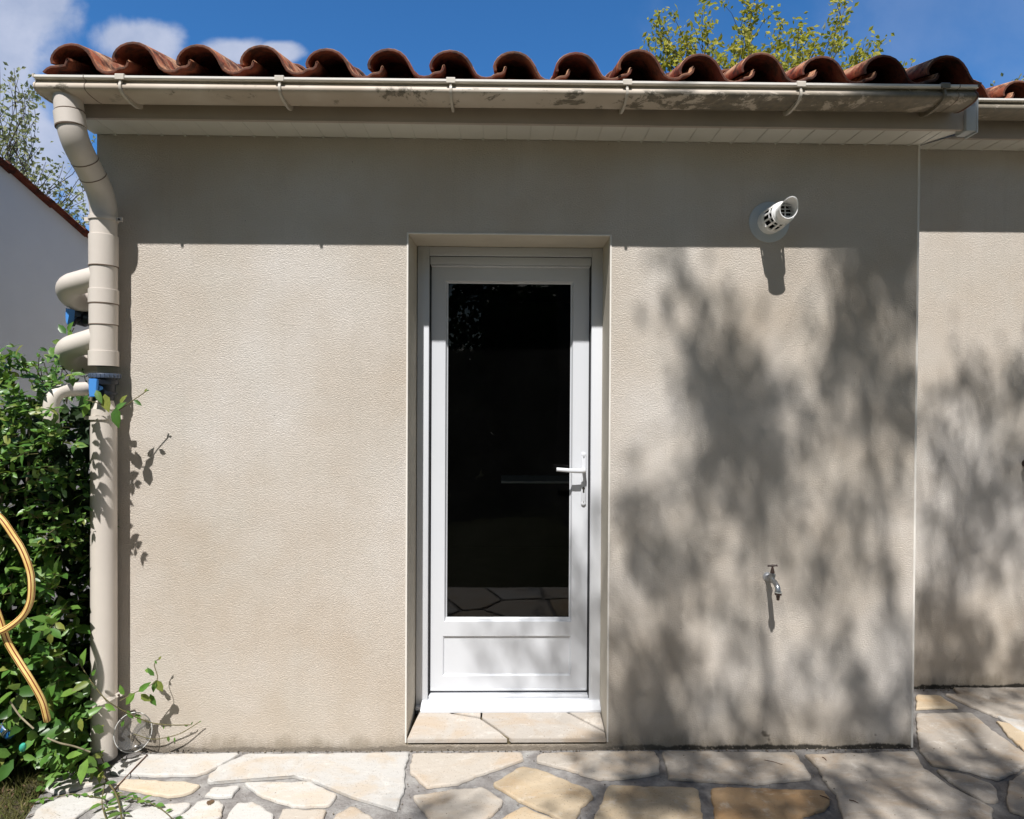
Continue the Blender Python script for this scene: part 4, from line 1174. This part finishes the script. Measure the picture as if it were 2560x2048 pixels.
# lower sprigs crossing the pipe
stem_px([(188, 1640, -.16), (225, 1700, -.17), (264, 1748, -.17), (310, 1778, -.14), (365, 1803, -.10), (403, 1811, -.07), (440, 1813, -.05), (478, 1812, -.03)], .0021)
stem_px([(335, 1835, -.06), (380, 1848, -.06), (420, 1843, -.05), (455, 1832, -.04), (497, 1806, -.03)], .0018)
stem_px([(300, 1752, -.16), (343, 1729, -.12), (372, 1715, -.10), (394, 1697, -.09), (386, 1662, -.08), (397, 1647, -.07)], .0016)
for a in ((338, 1732, -.12, -130, .062), (346, 1730, -.12, 40, .060), (352, 1735, -.10, -40, .050), (392, 1700, -.09, -65, .055), (390, 1700, -.09, -100, .05), (375, 1735, -.08, -60, .055), (386, 1690, -.09, 130, .045), (380, 1678, -.08, 175, .034),
          (392, 1660, -.08, 120, .018), (397, 1650, -.07, 60, .018), (310, 1738, -.13, 110, .045), (318, 1775, -.10, -60, .045), (345, 1790, -.08, -70, .035), (262, 1760, -.16, -30, .05), (285, 1768, -.15, -150, .038),
          (335, 1790, -.08, 0, .03), (410, 1813, -.06, -95, .018), (437, 1843, -.05, -90, .022), (478, 1812, -.03, 60, .015), (470, 1815, -.03, 160, .015), (497, 1806, -.03, 30, .012), (310, 1800, -.12, -110, .032), (420, 1840, -.05, -75, .025),
          (238, 1830, -.17, 40, .042), (250, 1770, -.17, -160, .04), (225, 1700, -.17, 150, .05), (205, 1668, -.17, 85, .07), (195, 1660, -.17, 130, .06), (230, 1690, -.17, 60, .03)): leaf_px(*a)
# runners spilling onto the paving
def ground_runner(pts, r=.0022, lf=.045, dens=1.0):
    q = spline([G(a, b, h) for a, b, h in pts], 6); tube(stems, q, [r]*len(q), 6, False)
    for i in range(0, len(q), max(1, int(2/dens))):
        for sg in (-1, 1):
            if random.random() < .75*dens:
                leaf(q[i], V((sg*random.uniform(.4, 1), random.uniform(-.8, .5), random.uniform(-.05, .25))), V((0, 0, 1))+rnd(.3), lf*random.uniform(.6, 1.15))
ground_runner([(212, 1840, .10), (222, 1878, .06), (240, 1915, .035), (262, 1945, .03), (289, 1984, .025), (300, 2020, .022), (306, 2060, .02)], .0034, .038, .75)
ground_runner([(289, 1986, .02), (330, 1994, .018), (365, 2004, .018), (400, 2020, .016), (435, 2050, .012)], .0016, .032, .8)
ground_runner([(239, 1864, .07), (252, 1890, .04), (266, 1922, .03)], .0018, .03, .4)
ground_runner([(255, 1995, .015), (220, 1990, .012), (180, 1985, .012), (140, 1992, .01), (90, 2000, .01)], .0015, .030, .9)
ground_runner([(270, 2060, .02), (255, 2010, .02), (262, 1960, .03)], .002, .045, 1.0)
for i in range(150):     # leafy skirt at the foot
    px_ = random.uniform(95, 262); py_ = random.uniform(1850, 1985)
    if py_ > 1890+(262-px_)*.22+45 or (px_ > 215 and py_ > 1935): continue
    q = G(px_, py_, random.uniform(.01, .08)); leaf(q, rnd(1)+V((0, -.6, .2)), V((0, -.4, 1))+rnd(.4), random.uniform(.03, .06))
for i in range(120):
    px_ = random.uniform(20, 235); q = P(px_, random.uniform(1700, 1900), random.uniform(-.34, -.15))
    if q.z > .03: leaf(q, rnd(1)+V((0, -.6, -.1)), V((0, -.8, .8))+rnd(.4), random.uniform(.045, .085))
leaf_obj('foliage', LP, LD, LN, LL, LW, M_LEAF, shrub, True, 80)
obj('stems', stems, M_GSTEM, shrub, 60)
bm = bmesh.new()
for pts in (((25, 1754, -.36), (50, 1790, -.36), (84, 1822, -.36)), ((118, 1845, -.34), (150, 1858, -.33), (185, 1866, -.3), (225, 1880, -.27))):
    q = spline([P(*a) for a in pts], 6); tube(bm, q, [.003]*len(q), 8)
for s in range(12):
    x = random.uniform(-2.6, XE-.12); y = random.uniform(0, .25); pts = [V((x, y, -.03))]
    for k in range(6): pts.append(pts[-1]+V((random.uniform(-.05, .05), random.uniform(-.03, .04), .25)))
    tube(bm, spline(pts, 3), .006, 6)
obj('woody_stems', bm, M_TWIGP, shrub, 60)
# backing of darker leaves deep inside the climber
IP, ID, IN, IL, IW = [], [], [], [], []
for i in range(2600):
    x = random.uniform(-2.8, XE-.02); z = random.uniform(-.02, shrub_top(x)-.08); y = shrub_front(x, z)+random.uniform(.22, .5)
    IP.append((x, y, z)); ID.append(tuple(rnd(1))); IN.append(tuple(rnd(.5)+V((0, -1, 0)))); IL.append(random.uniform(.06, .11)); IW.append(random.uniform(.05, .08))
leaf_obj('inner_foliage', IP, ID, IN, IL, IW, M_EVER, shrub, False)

# ------------------------------------------------------------------ hose, plastic odds and ends
hp_ = [P(118, 1800, -.36), P(116, 1790, -.37), P(105, 1751, -.38), P(79, 1703, -.39), P(51, 1659, -.39), P(19, 1605, -.39), P(0, 1550, -.40), P(-30, 1470, -.41), P(-75, 1380, -.42), P(-70, 1300, -.41), P(-35, 1278, -.40), P(0, 1294, -.40), P(35, 1342, -.40), P(57, 1378, -.40), P(75, 1428, -.40), P(79, 1470, -.40), P(74, 1508, -.40), P(56, 1541, -.40), P(18, 1571, -.41), P(-15, 1582, -.42), P(-60, 1575, -.42), P(-110, 1530, -.42), P(-130, 1800, -.42)]
bm = bmesh.new(); tube(bm, spline(hp_, 6), .0110, 18, True, True)
tag(obj('garden_hose', bm, M_HOSE, None, 60), 'yellow hose with dark red stripes looped in the leafy climber', 'hose')

bo = thing('blue_bottle', 'blue plastic bottle with a white band lying under the climber', 'bottle')
c0_ = P(16, 1828, -.27); ax = V((.75, -.25, -.45)).normalized()
bm = bmesh.new(); lathe(bm, [(-.03, .0001), (-.03, .017), (.0, .019), (.022, .018), (.029, .012), (.031, .0001)], c0_, ax, 24); obj('bottle_body', finish(bm), M_DKBLUE, bo, 40)
bm = bmesh.new(); lathe(bm, [(.002, .0192), (.0045, .0195), (.007, .0190)], c0_, ax, 24); lathe(bm, [(.010, .0188), (.012, .0190), (.014, .0186)], c0_, ax, 24); obj('white_band', finish(bm), M_LIP, bo, 40)
bm = bmesh.new(); q = P(57, 1868, -.34); lathe(bm, [(-.014, .0001), (-.014, .008), (-.004, .011), (.008, .010), (.014, .006), (.015, .0001)], q, (.3, -.3, 1), 16)
tag(obj('plastic_cap', finish(bm), M_TEAL, None, 40), 'small turquoise plastic cap lying beside the blue bottle', 'cap')

# clear plastic dish leaning by the pipe foot
q = P(356, 1824, -.035)
bm = bmesh.new(); axd = V((.28, -1, .12)).normalized()
lathe(bm, [(-.002, .0001), (-.002, .058), (.004, .068), (.018, .074), (.028, .076), (.0295, .0775), (.031, .076), (.018, .0725), (.005, .0665), (0, .057), (0, .0001)], (q.x-.028, q.y, max(q.z, .074)), axd, 48)
for v_ in bm.verts: v_.co.x = q.x-.028+(v_.co.x-(q.x-.028))*.86
dish = tag(obj('clear_dish', finish(bm), M_CLEAR, None, 40), 'clear plastic dish leaning on the wall foot beside the downpipe', 'dish')
cdc = V((q.x-.028, q.y, max(q.z, .074))); bm = bmesh.new(); e1 = axd.cross(V((0, 0, 1))).normalized(); e2 = e1.cross(axd).normalized(); rp = []
for k in range(49):
    a = 2*math.pi*k/48; v_ = e1*math.cos(a)*.0775+e2*math.sin(a)*.0775+axd*.0295; v_.x *= .86; rp.append(cdc+v_)
tube(bm, rp, .0016, 8, False)
obj('rim', bm, mat_simple('frosted_rim', (.62, .62, .60), .25, .6, .05), dish, 60)

# dead leaf, thin dark stick, pine needles on the paving
lg = G(527, 2006, .008)
v_, f_ = leaves_mesh([(lg.x-.003, lg.y+.014, .009)], [(.15, -1, .05)], [(0, 0, 1)], [.034], [.030])
tag(raw('dead_leaf', v_.tolist(), f_, M_LITTER, None, 60), 'single curled brown leaf on the pale stones left of the door', 'leaf')
bm = bmesh.new(); tube(bm, spline([G(368, 1887, .012), G(340, 1916, .012), G(312, 1946, .011), (G(286, 1974, .010))], 4), [.0023]*13, 6)
tag(obj('dark_stick', bm, M_TWIG, None, 60), 'thin dark stick lying on white stone near the downpipe foot', 'stick')
def bits(name, segs, label, cat, group, r=.0011):
    for a, b in segs:
        bm = bmesh.new(); p, q = G(a[0], a[1], .0085), G(b[0], b[1], .0085); m_ = (p+q)/2+V((.002, .002, .0012)); tube(bm, [p, m_, q], [r, r, r*.7], 6)
        tag(obj(name, bm, M_TWIG, None, 60), label, cat, group)
bits('fallen_twig', [((1911, 1900), (1956, 1912))], 'longest curved twig on the slab below the garden tap', 'twig', None)
bits('fallen_twig', [((2056, 1893), (2066, 1901))], 'short straight twig near the wall foot right of the tap', 'twig', None, .0018)
bits('fallen_twig', [((2050, 1989), (2079, 2001))], 'short twig lying across the joint beside the ochre slab', 'twig', None, .0016)
bits('fallen_twig', [((2123, 2000), (2146, 2008))], 'short dark twig on the large grey slab, rightmost of the twigs', 'twig', None, .0018)

gv, gf = [], []
for i in range(1500):
    x = random.uniform(-1.5, 3.2); y = -abs(random.gauss(0, .02))-.002 if random.random() < .45 else random.uniform(-.62, -.01)
    if x > XR and random.random() < .5: y = YREC-abs(random.gauss(0, .02))-.002
    if x < XR and y > 0: continue
    if x < -1.35 and y < -.1: continue
    rr = random.uniform(.0012, .0042)*(1.3 if y > -.03 else 1); o = len(gv); c_ = V((x, y, -.003+rr*.5 if random.random() < .6 else .004+rr*.5))
    for d in ((1, 0, 0), (-1, 0, 0), (0, 1, 0), (0, -1, 0), (0, 0, 1), (0, 0, -1)): gv.append(tuple(c_+V(d)*rr*random.uniform(.6, 1.2)))
    for f_ in ((0, 2, 4), (2, 1, 4), (1, 3, 4), (3, 0, 4), (2, 0, 5), (1, 2, 5), (3, 1, 5), (0, 3, 5)): gf.append(tuple(o+k_ for k_ in f_))
tag(raw('grit', gv, gf, mat_simple('grit_crumbs', (.30, .26, .21), .95, .1, .3, 60, col2=(.06, .05, .04))), kind='stuff', label='crumbs of mortar and soil along the wall foot and in the joints', cat='grit')

# grass and litter in the bottom left corner
gp, gd, gn, gl, gw = [], [], [], [], []
lp, ld, ln_, ll, lw = [], [], [], [], []
def in_bed(x, y):
    lim = np.interp(y, [-3.2, -1.2, -.7, pe[0].y, pe[1].y, pe[2].y, pe[3].y], [-1.50, -1.45, -1.47, pe[0].x, pe[1].x, pe[2].x, pe[3].x]); return x < lim
while len(gp) < 12000:
    x = random.uniform(-2.4, -1.35); y = random.uniform(-.85, .1)
    if not in_bed(x, y) and random.random() > .02: continue
    gp.append((x, y, -.034)); gd.append((random.gauss(0, .55), random.gauss(0, .55), 1)); gn.append(tuple(rnd())); gl.append(random.uniform(.035, .085)); gw.append(random.uniform(.0012, .003))
tag(leaf_obj('grass', gp, gd, gn, gl, gw, M_GRASS, None, False), kind='stuff', label='short dry grass in the bottom left corner', cat='grass')
while len(lp) < 1500:
    x = random.uniform(-2.6, -1.3); y = random.uniform(-1.0, .2)
    if not in_bed(x-.03, y): continue
    lp.append((x, y, random.uniform(-.03, .0))); ld.append(tuple(rnd()+V((0, 0, .1)))); ln_.append((random.gauss(0, .4), random.gauss(0, .4), 1)); ll.append(random.uniform(.012, .028)); lw.append(random.uniform(.006, .013))
tag(leaf_obj('leaf_litter', lp, ld, ln_, ll, lw, M_LITTER, None, True), kind='stuff', label='brown fallen leaves between the grass and the stones', cat='leaf litter')
bm = bmesh.new(); k = [V((-3.0, -3.2)), V((-3.0, .8)), V((-1.62, .8)), V((-1.62, .0))]+[V((q.x+.03, q.y)) for q in pe[::-1]]+[V((-1.44, -.7)), V((-1.40, -1.2)), V((-1.45, -3.2))]
f = bm.faces.new([bm.verts.new((q.x, q.y, -.028)) for q in k]); bmesh.ops.triangulate(bm, faces=[f])
tag(obj('soil', finish(bm), M_SOIL, None, None), kind='structure')

# ------------------------------------------------------------------ trees
def branch_to(bm, a, b, r0, r1, wob=.08, n=6):
    a, b = V(a), V(b); L = (b-a).length; pts = [a.lerp(b, k/n)+(rnd(wob*L/n) if 0 < k < n else V()) for k in range(n+1)]
    pts = spline(pts, 2); rr = [r0+(r1-r0)*i/(len(pts)-1) for i in range(len(pts))]; tube(bm, pts, rr, 7, False); return pts


def oak(name, label, base, fork_z, targets, mat, clump=(.10, .22), nleaf=(10, 22), lf=.05, group=None, r0=.16, shoots=True, spread=.16, trunkname='trunk'):
    """targets: tip points; limbs are grown from the fork to them through shared sub-forks"""
    t = thing(name, label, 'tree', group); bm = bmesh.new(); base = V(base); fork = V((base.x+random.uniform(-.1, .1), base.y, fork_z))
    branch_to(bm, base, fork, r0, r0*.75, .03)
    P_, D_, N_, L_, W_ = [], [], [], [], []
    tg = [V(q) for q in targets]; random.shuffle(tg)
    nl = max(4, min(9, len(tg)//14)); seeds = tg[:nl]; subs = []
    groups_ = [[] for _ in seeds]
    for q in tg: groups_[min(range(nl), key=lambda i: (q-seeds[i]).length)].append(q)
    for g_ in groups_:
        if not g_: continue
        c = sum(g_, V())/len(g_); mid = fork.lerp(c, .62)+rnd(.08); pl = branch_to(bm, fork, mid, r0*.5, r0*.22, .10)
        for q in g_:
            s = pl[random.randint(len(pl)//3, len(pl)-1)]; e = branch_to(bm, s, q, r0*.07, .003, .14, 5)
            for k in range(random.randint(1, 3)):
                p = e[random.randint(len(e)//3, len(e)-2)]; e2 = p+(q-p)*.3+rnd(spread)+V((0, 0, .12)); branch_to(bm, p, e2, .006, .002, .1, 3); add_cl = e2
                for j in range(random.randint(*nleaf)//2):
                    o = add_cl+rnd(clump[0]*.55); P_.append(tuple(o)); D_.append(tuple(rnd(1)+V((0, 0, .2)))); N_.append(tuple(rnd(1)+V((0, 0, .4)))); l = lf*random.uniform(.6, 1.3); L_.append(l); W_.append(l*.6)
            for j in range(random.randint(*nleaf)):
                along = random.random()**2; o = q.lerp(e[-3], along)+rnd(random.uniform(*clump)*.5); P_.append(tuple(o)); D_.append(tuple(rnd(1)+V((0, 0, .2)))); N_.append(tuple(rnd(1)+V((0, 0, .4)))); l = lf*random.uniform(.6, 1.3); L_.append(l); W_.append(l*.6)
    obj('trunk', bm, M_BARK, t, 60)
    leaf_obj('crown', P_, D_, N_, L_, W_, mat, t, False)
    return t

random.seed(5)
# budding oak behind the roof (right)
def tips(px0, px1, topf, botpx, Y, n, dy=1.2):
    out = []
    for i in range(n):
        px = random.uniform(px0, px1); tp_ = topf(px); py = tp_+(botpx-tp_)*random.random()**.75; y = Y+random.uniform(-dy, dy); out.append(P(px, py, y))
    return out
xs = [1590, 1640, 1700, 1750, 1790, 1850, 1870, 1910, 1950, 1990, 2040, 2075, 2100, 2150, 2200, 2260, 2300]
tsv = [125, 60, 90, 20, 60, 60, 15, 20, 45, 60, 90, 60, 30, 80, 90, 105, 150]
top = lambda px: float(np.interp(px, xs, tsv))
T1 = tips(1600, 2290, top, 300, 7.0, 125)
for a, b in ((1646, 30), (1760, 8), (1872, 5), (1880, -20), (2098, 12), (1655, 60), (1955, 45), (2000, 60), (1700, 75)): T1 += [P(a, b, 7.0), P(a-4, b+25, 7.0), P(a+3, b+50, 7.0)]
for i in range(70): T1.append(P(random.uniform(1500, 2330), random.uniform(330, 640), 7+random.uniform(-1.6, 1.6)))
oak('budding_oak', 'yellow green budding oak rising behind the tiled roof', (3.7, 7.2, -.03), 2.6, T1, M_OAK, (.09, .20), (22, 42), .085, 'budding oaks', .17)
# paler oak behind the neighbour's gable (left)
T2 = []
for i in range(150):
    px = random.uniform(-330, 95); lo = 160+max(0, px-40)*2; py = random.uniform(lo, 470) if px > -60 else random.uniform(60, 600); T2.append(P(px, py, 9+random.uniform(-1, 1)))
for a in ((100, 430), (115, 405), (85, 425), (140, 413), (158, 408), (118, 455), (135, 480), (165, 470), (168, 490), (190, 465), (182, 500), (197, 480), (200, 520), (210, 540), (205, 560), (180, 530), (215, 500), (222, 470), (225, 560), (190, 545), (215, 580), (240, 345), (232, 375), (70, 300), (60, 330), (90, 300), (50, 260), (30, 220), (35, 170), (68, 200), (78, 240), (10, 240), (20, 300), (40, 350), (225, 590), (150, 500), (170, 540)): T2.append(P(a[0], a[1], 9+random.uniform(-.5, .5)))
oak('pale_oak', 'pale sparse oak in young leaf behind the neighbouring gable', (-9.6, 9.2, -.03), 2.8, T2, M_OAK2, (.12, .22), (8, 14), .09, 'budding oaks', .16)
# a small treetop just showing over the lower roof
T3 = [P(random.uniform(2440, 2700), random.uniform(215, 420), 6.5+random.uniform(-.6, .6)) for _ in range(40)]+[P(2488, 205, 6.5), P(2560, 190, 6.5), P(2580, 170, 6.5)]
oak('young_oak', 'tip of a young oak just showing above the lower right roof', (5.9, 6.6, -.03), 2.4, T3, M_OAK2, (.08, .14), (14, 22), .06, 'budding oaks', .09)

# ---- garden tree behind the viewer: throws the dappled shade on the right
random.seed(21)
def r8(x, y): return (1500+x/1.513, 560+y/1.513)
DARK = [(230, 190, 60, 60, 7), (150, 250, 80, 60, 3), (300, 330, 110, 80, 12), (430, 300, 50, 90, 5), (400, 440, 90, 80, 12), (530, 540, 110, 70, 14), (700, 600, 130, 90, 14), (430, 650, 110, 120, 16), (560, 760, 150, 110, 20), (330, 820, 60, 70, 5), (480, 930, 110, 150, 22),
        (640, 960, 90, 160, 16), (180, 1080, 130, 90, 12), (170, 1250, 140, 120, 18), (330, 1350, 90, 150, 14), (560, 1250, 110, 120, 14), (300, 1560, 90, 150, 14), (740, 1120, 100, 120, 12), (860, 930, 70, 150, 12), (900, 1240, 140, 110, 16), (1080, 1060, 90, 120, 12), (1060, 1400, 130, 150, 18), (620, 1500, 50, 130, 6), (900, 1560, 60, 130, 8), (1000, 1640, 130, 110, 14),
        (1090, 150, 80, 90, 14), (1160, 210, 40, 90, 6), (1000, 210, 50, 50, 4), (960, 320, 90, 70, 8), (1060, 360, 90, 80, 9), (920, 400, 60, 70, 5), (1120, 450, 80, 80, 9), (1050, 600, 110, 90, 14), (900, 650, 90, 90, 10), (1000, 760, 100, 90, 10), (1160, 600, 40, 120, 6), (840, 330, 40, 60, 2), (760, 300, 30, 60, 2), (790, 500, 50, 70, 3),
        (60, 500, 40, 40, 2), (240, 540, 60, 60, 4),
        (1240, 330, 30, 50, 2), (1320, 480, 60, 60, 4), (1430, 580, 45, 60, 6), (1480, 700, 60, 90, 8), (1250, 640, 60, 90, 7), (1330, 780, 60, 90, 7), (1550, 600, 50, 80, 4), (1250, 900, 70, 90, 9), (1380, 950, 60, 110, 9), (1560, 880, 60, 130, 8), (1260, 1150, 90, 110, 16), (1400, 1180, 90, 110, 14), (1540, 1150, 90, 150, 14), (1300, 1380, 110, 130, 20), (1500, 1450, 130, 130, 18), (1270, 1600, 120, 120, 18), (1450, 1650, 150, 110, 18), (1600, 1350, 60, 150, 8)]
LIGHT = [(1140, 930, 32, 70), (1150, 1340, 30, 80), (1130, 1500, 36, 80), (1010, 1420, 30, 60), (1150, 1650, 30, 60), (700, 1290, 30, 60), (240, 1180, 30, 50), (380, 1400, 24, 60), (1000, 1010, 30, 40), (840, 780, 26, 50), (600, 820, 22, 40), (560, 1050, 24, 50), (770, 1330, 30, 60), (900, 1750, 36, 60), (640, 1860, 40, 50), (520, 150, 170, 80), (620, 320, 85, 130), (500, 290, 45, 60), (800, 180, 110, 90), (760, 350, 50, 80), (820, 410, 50, 50), (960, 180, 35, 70), (1000, 340, 28, 60), (120, 620, 120, 130), (100, 420, 60, 60), (250, 720, 80, 120), (385, 800, 45, 70), (300, 965, 75, 55), (150, 900, 110, 80),
         (470, 580, 35, 60), (745, 450, 50, 60), (800, 620, 55, 60), (655, 560, 25, 40), (700, 700, 26, 45), (885, 765, 40, 60), (980, 870, 55, 80), (765, 940, 55, 110), (1100, 800, 45, 62), (1080, 500, 38, 60), (1140, 440, 25, 50), (400, 1185, 52, 80), (455, 1085, 28, 40), (510, 1255, 48, 55), (525, 1410, 36, 90), (645, 1185, 45, 55), (655, 1430, 45, 90), (820, 1120, 48, 60), (920, 1040, 28, 50), (1100, 1140, 55, 60), (1080, 1240, 50, 50), (120, 1450, 55, 110), (160, 1640, 55, 90), (375, 1640, 35, 70), (460, 1550, 36, 100), (600, 1600, 30, 70), (690, 1640, 36, 90), (820, 1570, 45, 90), (910, 1520, 26, 60), (1060, 1700, 48, 70), (730, 1500, 28, 60), (320, 1880, 60, 60), (530, 1770, 40, 70), (860, 1870, 60, 60), (1010, 1560, 26, 60), (250, 1330, 26, 60), (960, 1330, 28, 60),
         (1290, 1040, 46, 60), (1230, 1000, 25, 60), (1480, 865, 30, 60), (1280, 780, 30, 70), (1440, 1140, 38, 60), (1560, 1010, 36, 60), (1565, 1310, 38, 110), (1560, 1490, 38, 90), (1215, 1660, 34, 60), (1235, 1240, 20, 50), (1380, 760, 26, 60), (1340, 1300, 24, 60), (1440, 1480, 24, 60), (1330, 1560, 26, 70)]
FULL = [[(0, 1000), (200, 1010), (330, 900), (340, 560), (330, 420), (450, 430), (600, 560), (760, 560), (860, 430), (830, 330), (900, 250), (1000, 90), (1195, 90), (1195, 1960), (0, 1960)],
        [(1205, 620), (1300, 640), (1400, 560), (1480, 600), (1600, 560), (1720, 560), (1720, 1960), (1205, 1960)]]
def inside(p, poly):
    c = False; j = len(poly)-1
    for i in range(len(poly)):
        if (poly[i][1] > p[1]) != (poly[j][1] > p[1]) and p[0] < (poly[j][0]-poly[i][0])*(p[1]-poly[i][1])/(poly[j][1]-poly[i][1])+poly[i][0]: c = not c
        j = i
    return c
def in_light(x, y, m=30):
    return any(((x-a)/(rx+m))**2+((y-b)/(ry+m*1.6))**2 < 1 for a, b, rx, ry in LIGHT)
cand = []
for poly, n in zip(FULL, (150, 66)):
    xs_ = [q[0] for q in poly]; ys_ = [q[1] for q in poly]; got = []
    while len(got) < n:
        best = None
        for k in range(5):
            while True:
                q = (random.uniform(min(xs_), max(xs_)), random.uniform(min(ys_), max(ys_)))
                if inside(q, poly) and not in_light(*q): break
            d = min([((q[0]-g_[0]))**2+((q[1]-g_[1])*.65)**2 for g_ in got] or [9e9])
            if best is None or d > best[0]: best = (d, q)
        got.append(best[1])
    cand += got
for x, y, rx, ry, n in DARK:
    if y > 900 and x < 1200: n = 0
    for i in range(int(n*.16+.5)):
        q = (random.gauss(x, rx*.5), random.gauss(y, ry*.5))
        if not in_light(q[0], q[1], 10): cand.append(q)
cl_pts = []
for c_ in cand:
    px, py = r8(*c_); q = P(px, py, YREC if px > 2295 else 0.0)
    if q.x < .50 and q.z > .2: continue
    cl_pts.append(q)
# shade on the door foot, the paving and the gutter end
for i in range(14):
    px, py = random.uniform(1330, 1520), random.uniform(1350, 1760); cl_pts.append(P(px, py, .24))
for i in range(3): cl_pts.append(P(random.uniform(1180, 1300), random.uniform(1560, 1740), .24))
for i in range(85): cl_pts.append(G(random.uniform(1450, 2560), random.uniform(1885, 2060)))
for i in range(110): cl_pts.append(V((random.uniform(.2, 3.8), random.uniform(-1.6, -.5), 0)))
for i in range(5): cl_pts.append(G(random.uniform(1020, 1130), random.uniform(2000, 2080)))
for i in range(90): cl_pts.append(P(random.uniform(2190, 2470), random.gauss(185, 35), -.30))
for i in range(40): cl_pts.append(P(random.uniform(2600, 3300), random.uniform(700, 1700), YREC))
tips3 = []
for q in cl_pts:
    t_ = random.uniform(3.9, 4.7); tips3.append(q+V((-SX, -1, ST))*t_)
def shade_tree():
    t = thing('garden_tree', 'leafy garden tree standing behind the viewer whose shade dapples the wall', 'tree')
    bm = bmesh.new(); base = V((.9, -4.8, -.03)); fork = V((.75, -4.7, 4.8)); branch_to(bm, base, fork, .12, .09, .03)
    P_, D_, N_, L_, W_ = [], [], [], [], []
    cen = [V((.4, -4.3, 6.2)), V((1.2, -4.3, 6.6)), V((.2, -4.2, 8.0)), V((1.4, -4.3, 8.4)), V((2.0, -4.3, 7.2)), V((-.2, -4.3, 7.0)), V((.8, -4.2, 9.2))]
    limbs = [branch_to(bm, fork, c, .026, .009, .10) for c in cen]
    allp = [p for l in limbs for p in l[3:]]
    for q in tips3:
        s = min(allp, key=lambda a: (a-q).length+random.random()*.4)
        branch_to(bm, s, q, .006, .0025, .12, 4)
        n = random.randint(7, 17); rr = random.uniform(.035, .07)
        for j in range(n):
            o = q+rnd(rr); P_.append(tuple(o)); D_.append(tuple(rnd(1))); N_.append(tuple(rnd(1)+V((0, 0, .5)))); l = random.uniform(.05, .085); L_.append(l); W_.append(l*.55)
    obj('trunk', bm, M_BARK, t, 60)
    leaf_obj('crown', P_, D_, N_, L_, W_, M_EVER, t, False)
shade_tree()

# ---- tall evergreen hedge behind the viewer, what the glass reflects
hd = thing('evergreen_hedge', 'tall dark evergreen hedge behind the viewer, seen only in the glass', 'hedge')
P_, D_, N_, L_, W_ = [], [], [], [], []
for i in range(17000):
    x = random.uniform(-6, 7); h = 5.6+.6*math.sin(x*1.3)+.3*math.sin(x*3.7); z = h*random.random()**.9; y = -8.2+.35*math.sin(x*2+z)+random.uniform(-.25, .25)
    P_.append((x, y, z)); D_.append(tuple(rnd(1))); N_.append(tuple(rnd(.5)+V((0, 1, .3)))); L_.append(random.uniform(.12, .22)); W_.append(random.uniform(.06, .11))
for i in range(900):
    x = random.uniform(-1.9, -.2); z = random.uniform(2.2, 4.6); y = -8.4+random.uniform(-.3, .3)
    P_.append((x, y, z)); D_.append(tuple(rnd(1))); N_.append(tuple(rnd(.5)+V((0, 1, .3)))); L_.append(random.uniform(.12, .22)); W_.append(random.uniform(.06, .11))
leaf_obj('foliage', P_, D_, N_, L_, W_, M_EVER, hd, False)
bm = bmesh.new()
for k in range(14): branch_to(bm, (-6+k, -8.6, -.03), (-6+k+random.uniform(-.2, .2), -8.6, 4.0), .06, .02, .05)
obj('trunk', bm, M_BARK, hd, 60)
bm = bmesh.new()
box(bm, -6.4, -1.7, -9.4, -8.75, -.03, 3.75, .2, 3); box(bm, -1.7, -.35, -9.3, -8.8, -.03, 2.5, .2, 3); box(bm, -.35, 7.4, -9.4, -8.75, -.03, 3.75, .2, 3); obj('inner_foliage', bm, M_EVER, hd, 60)
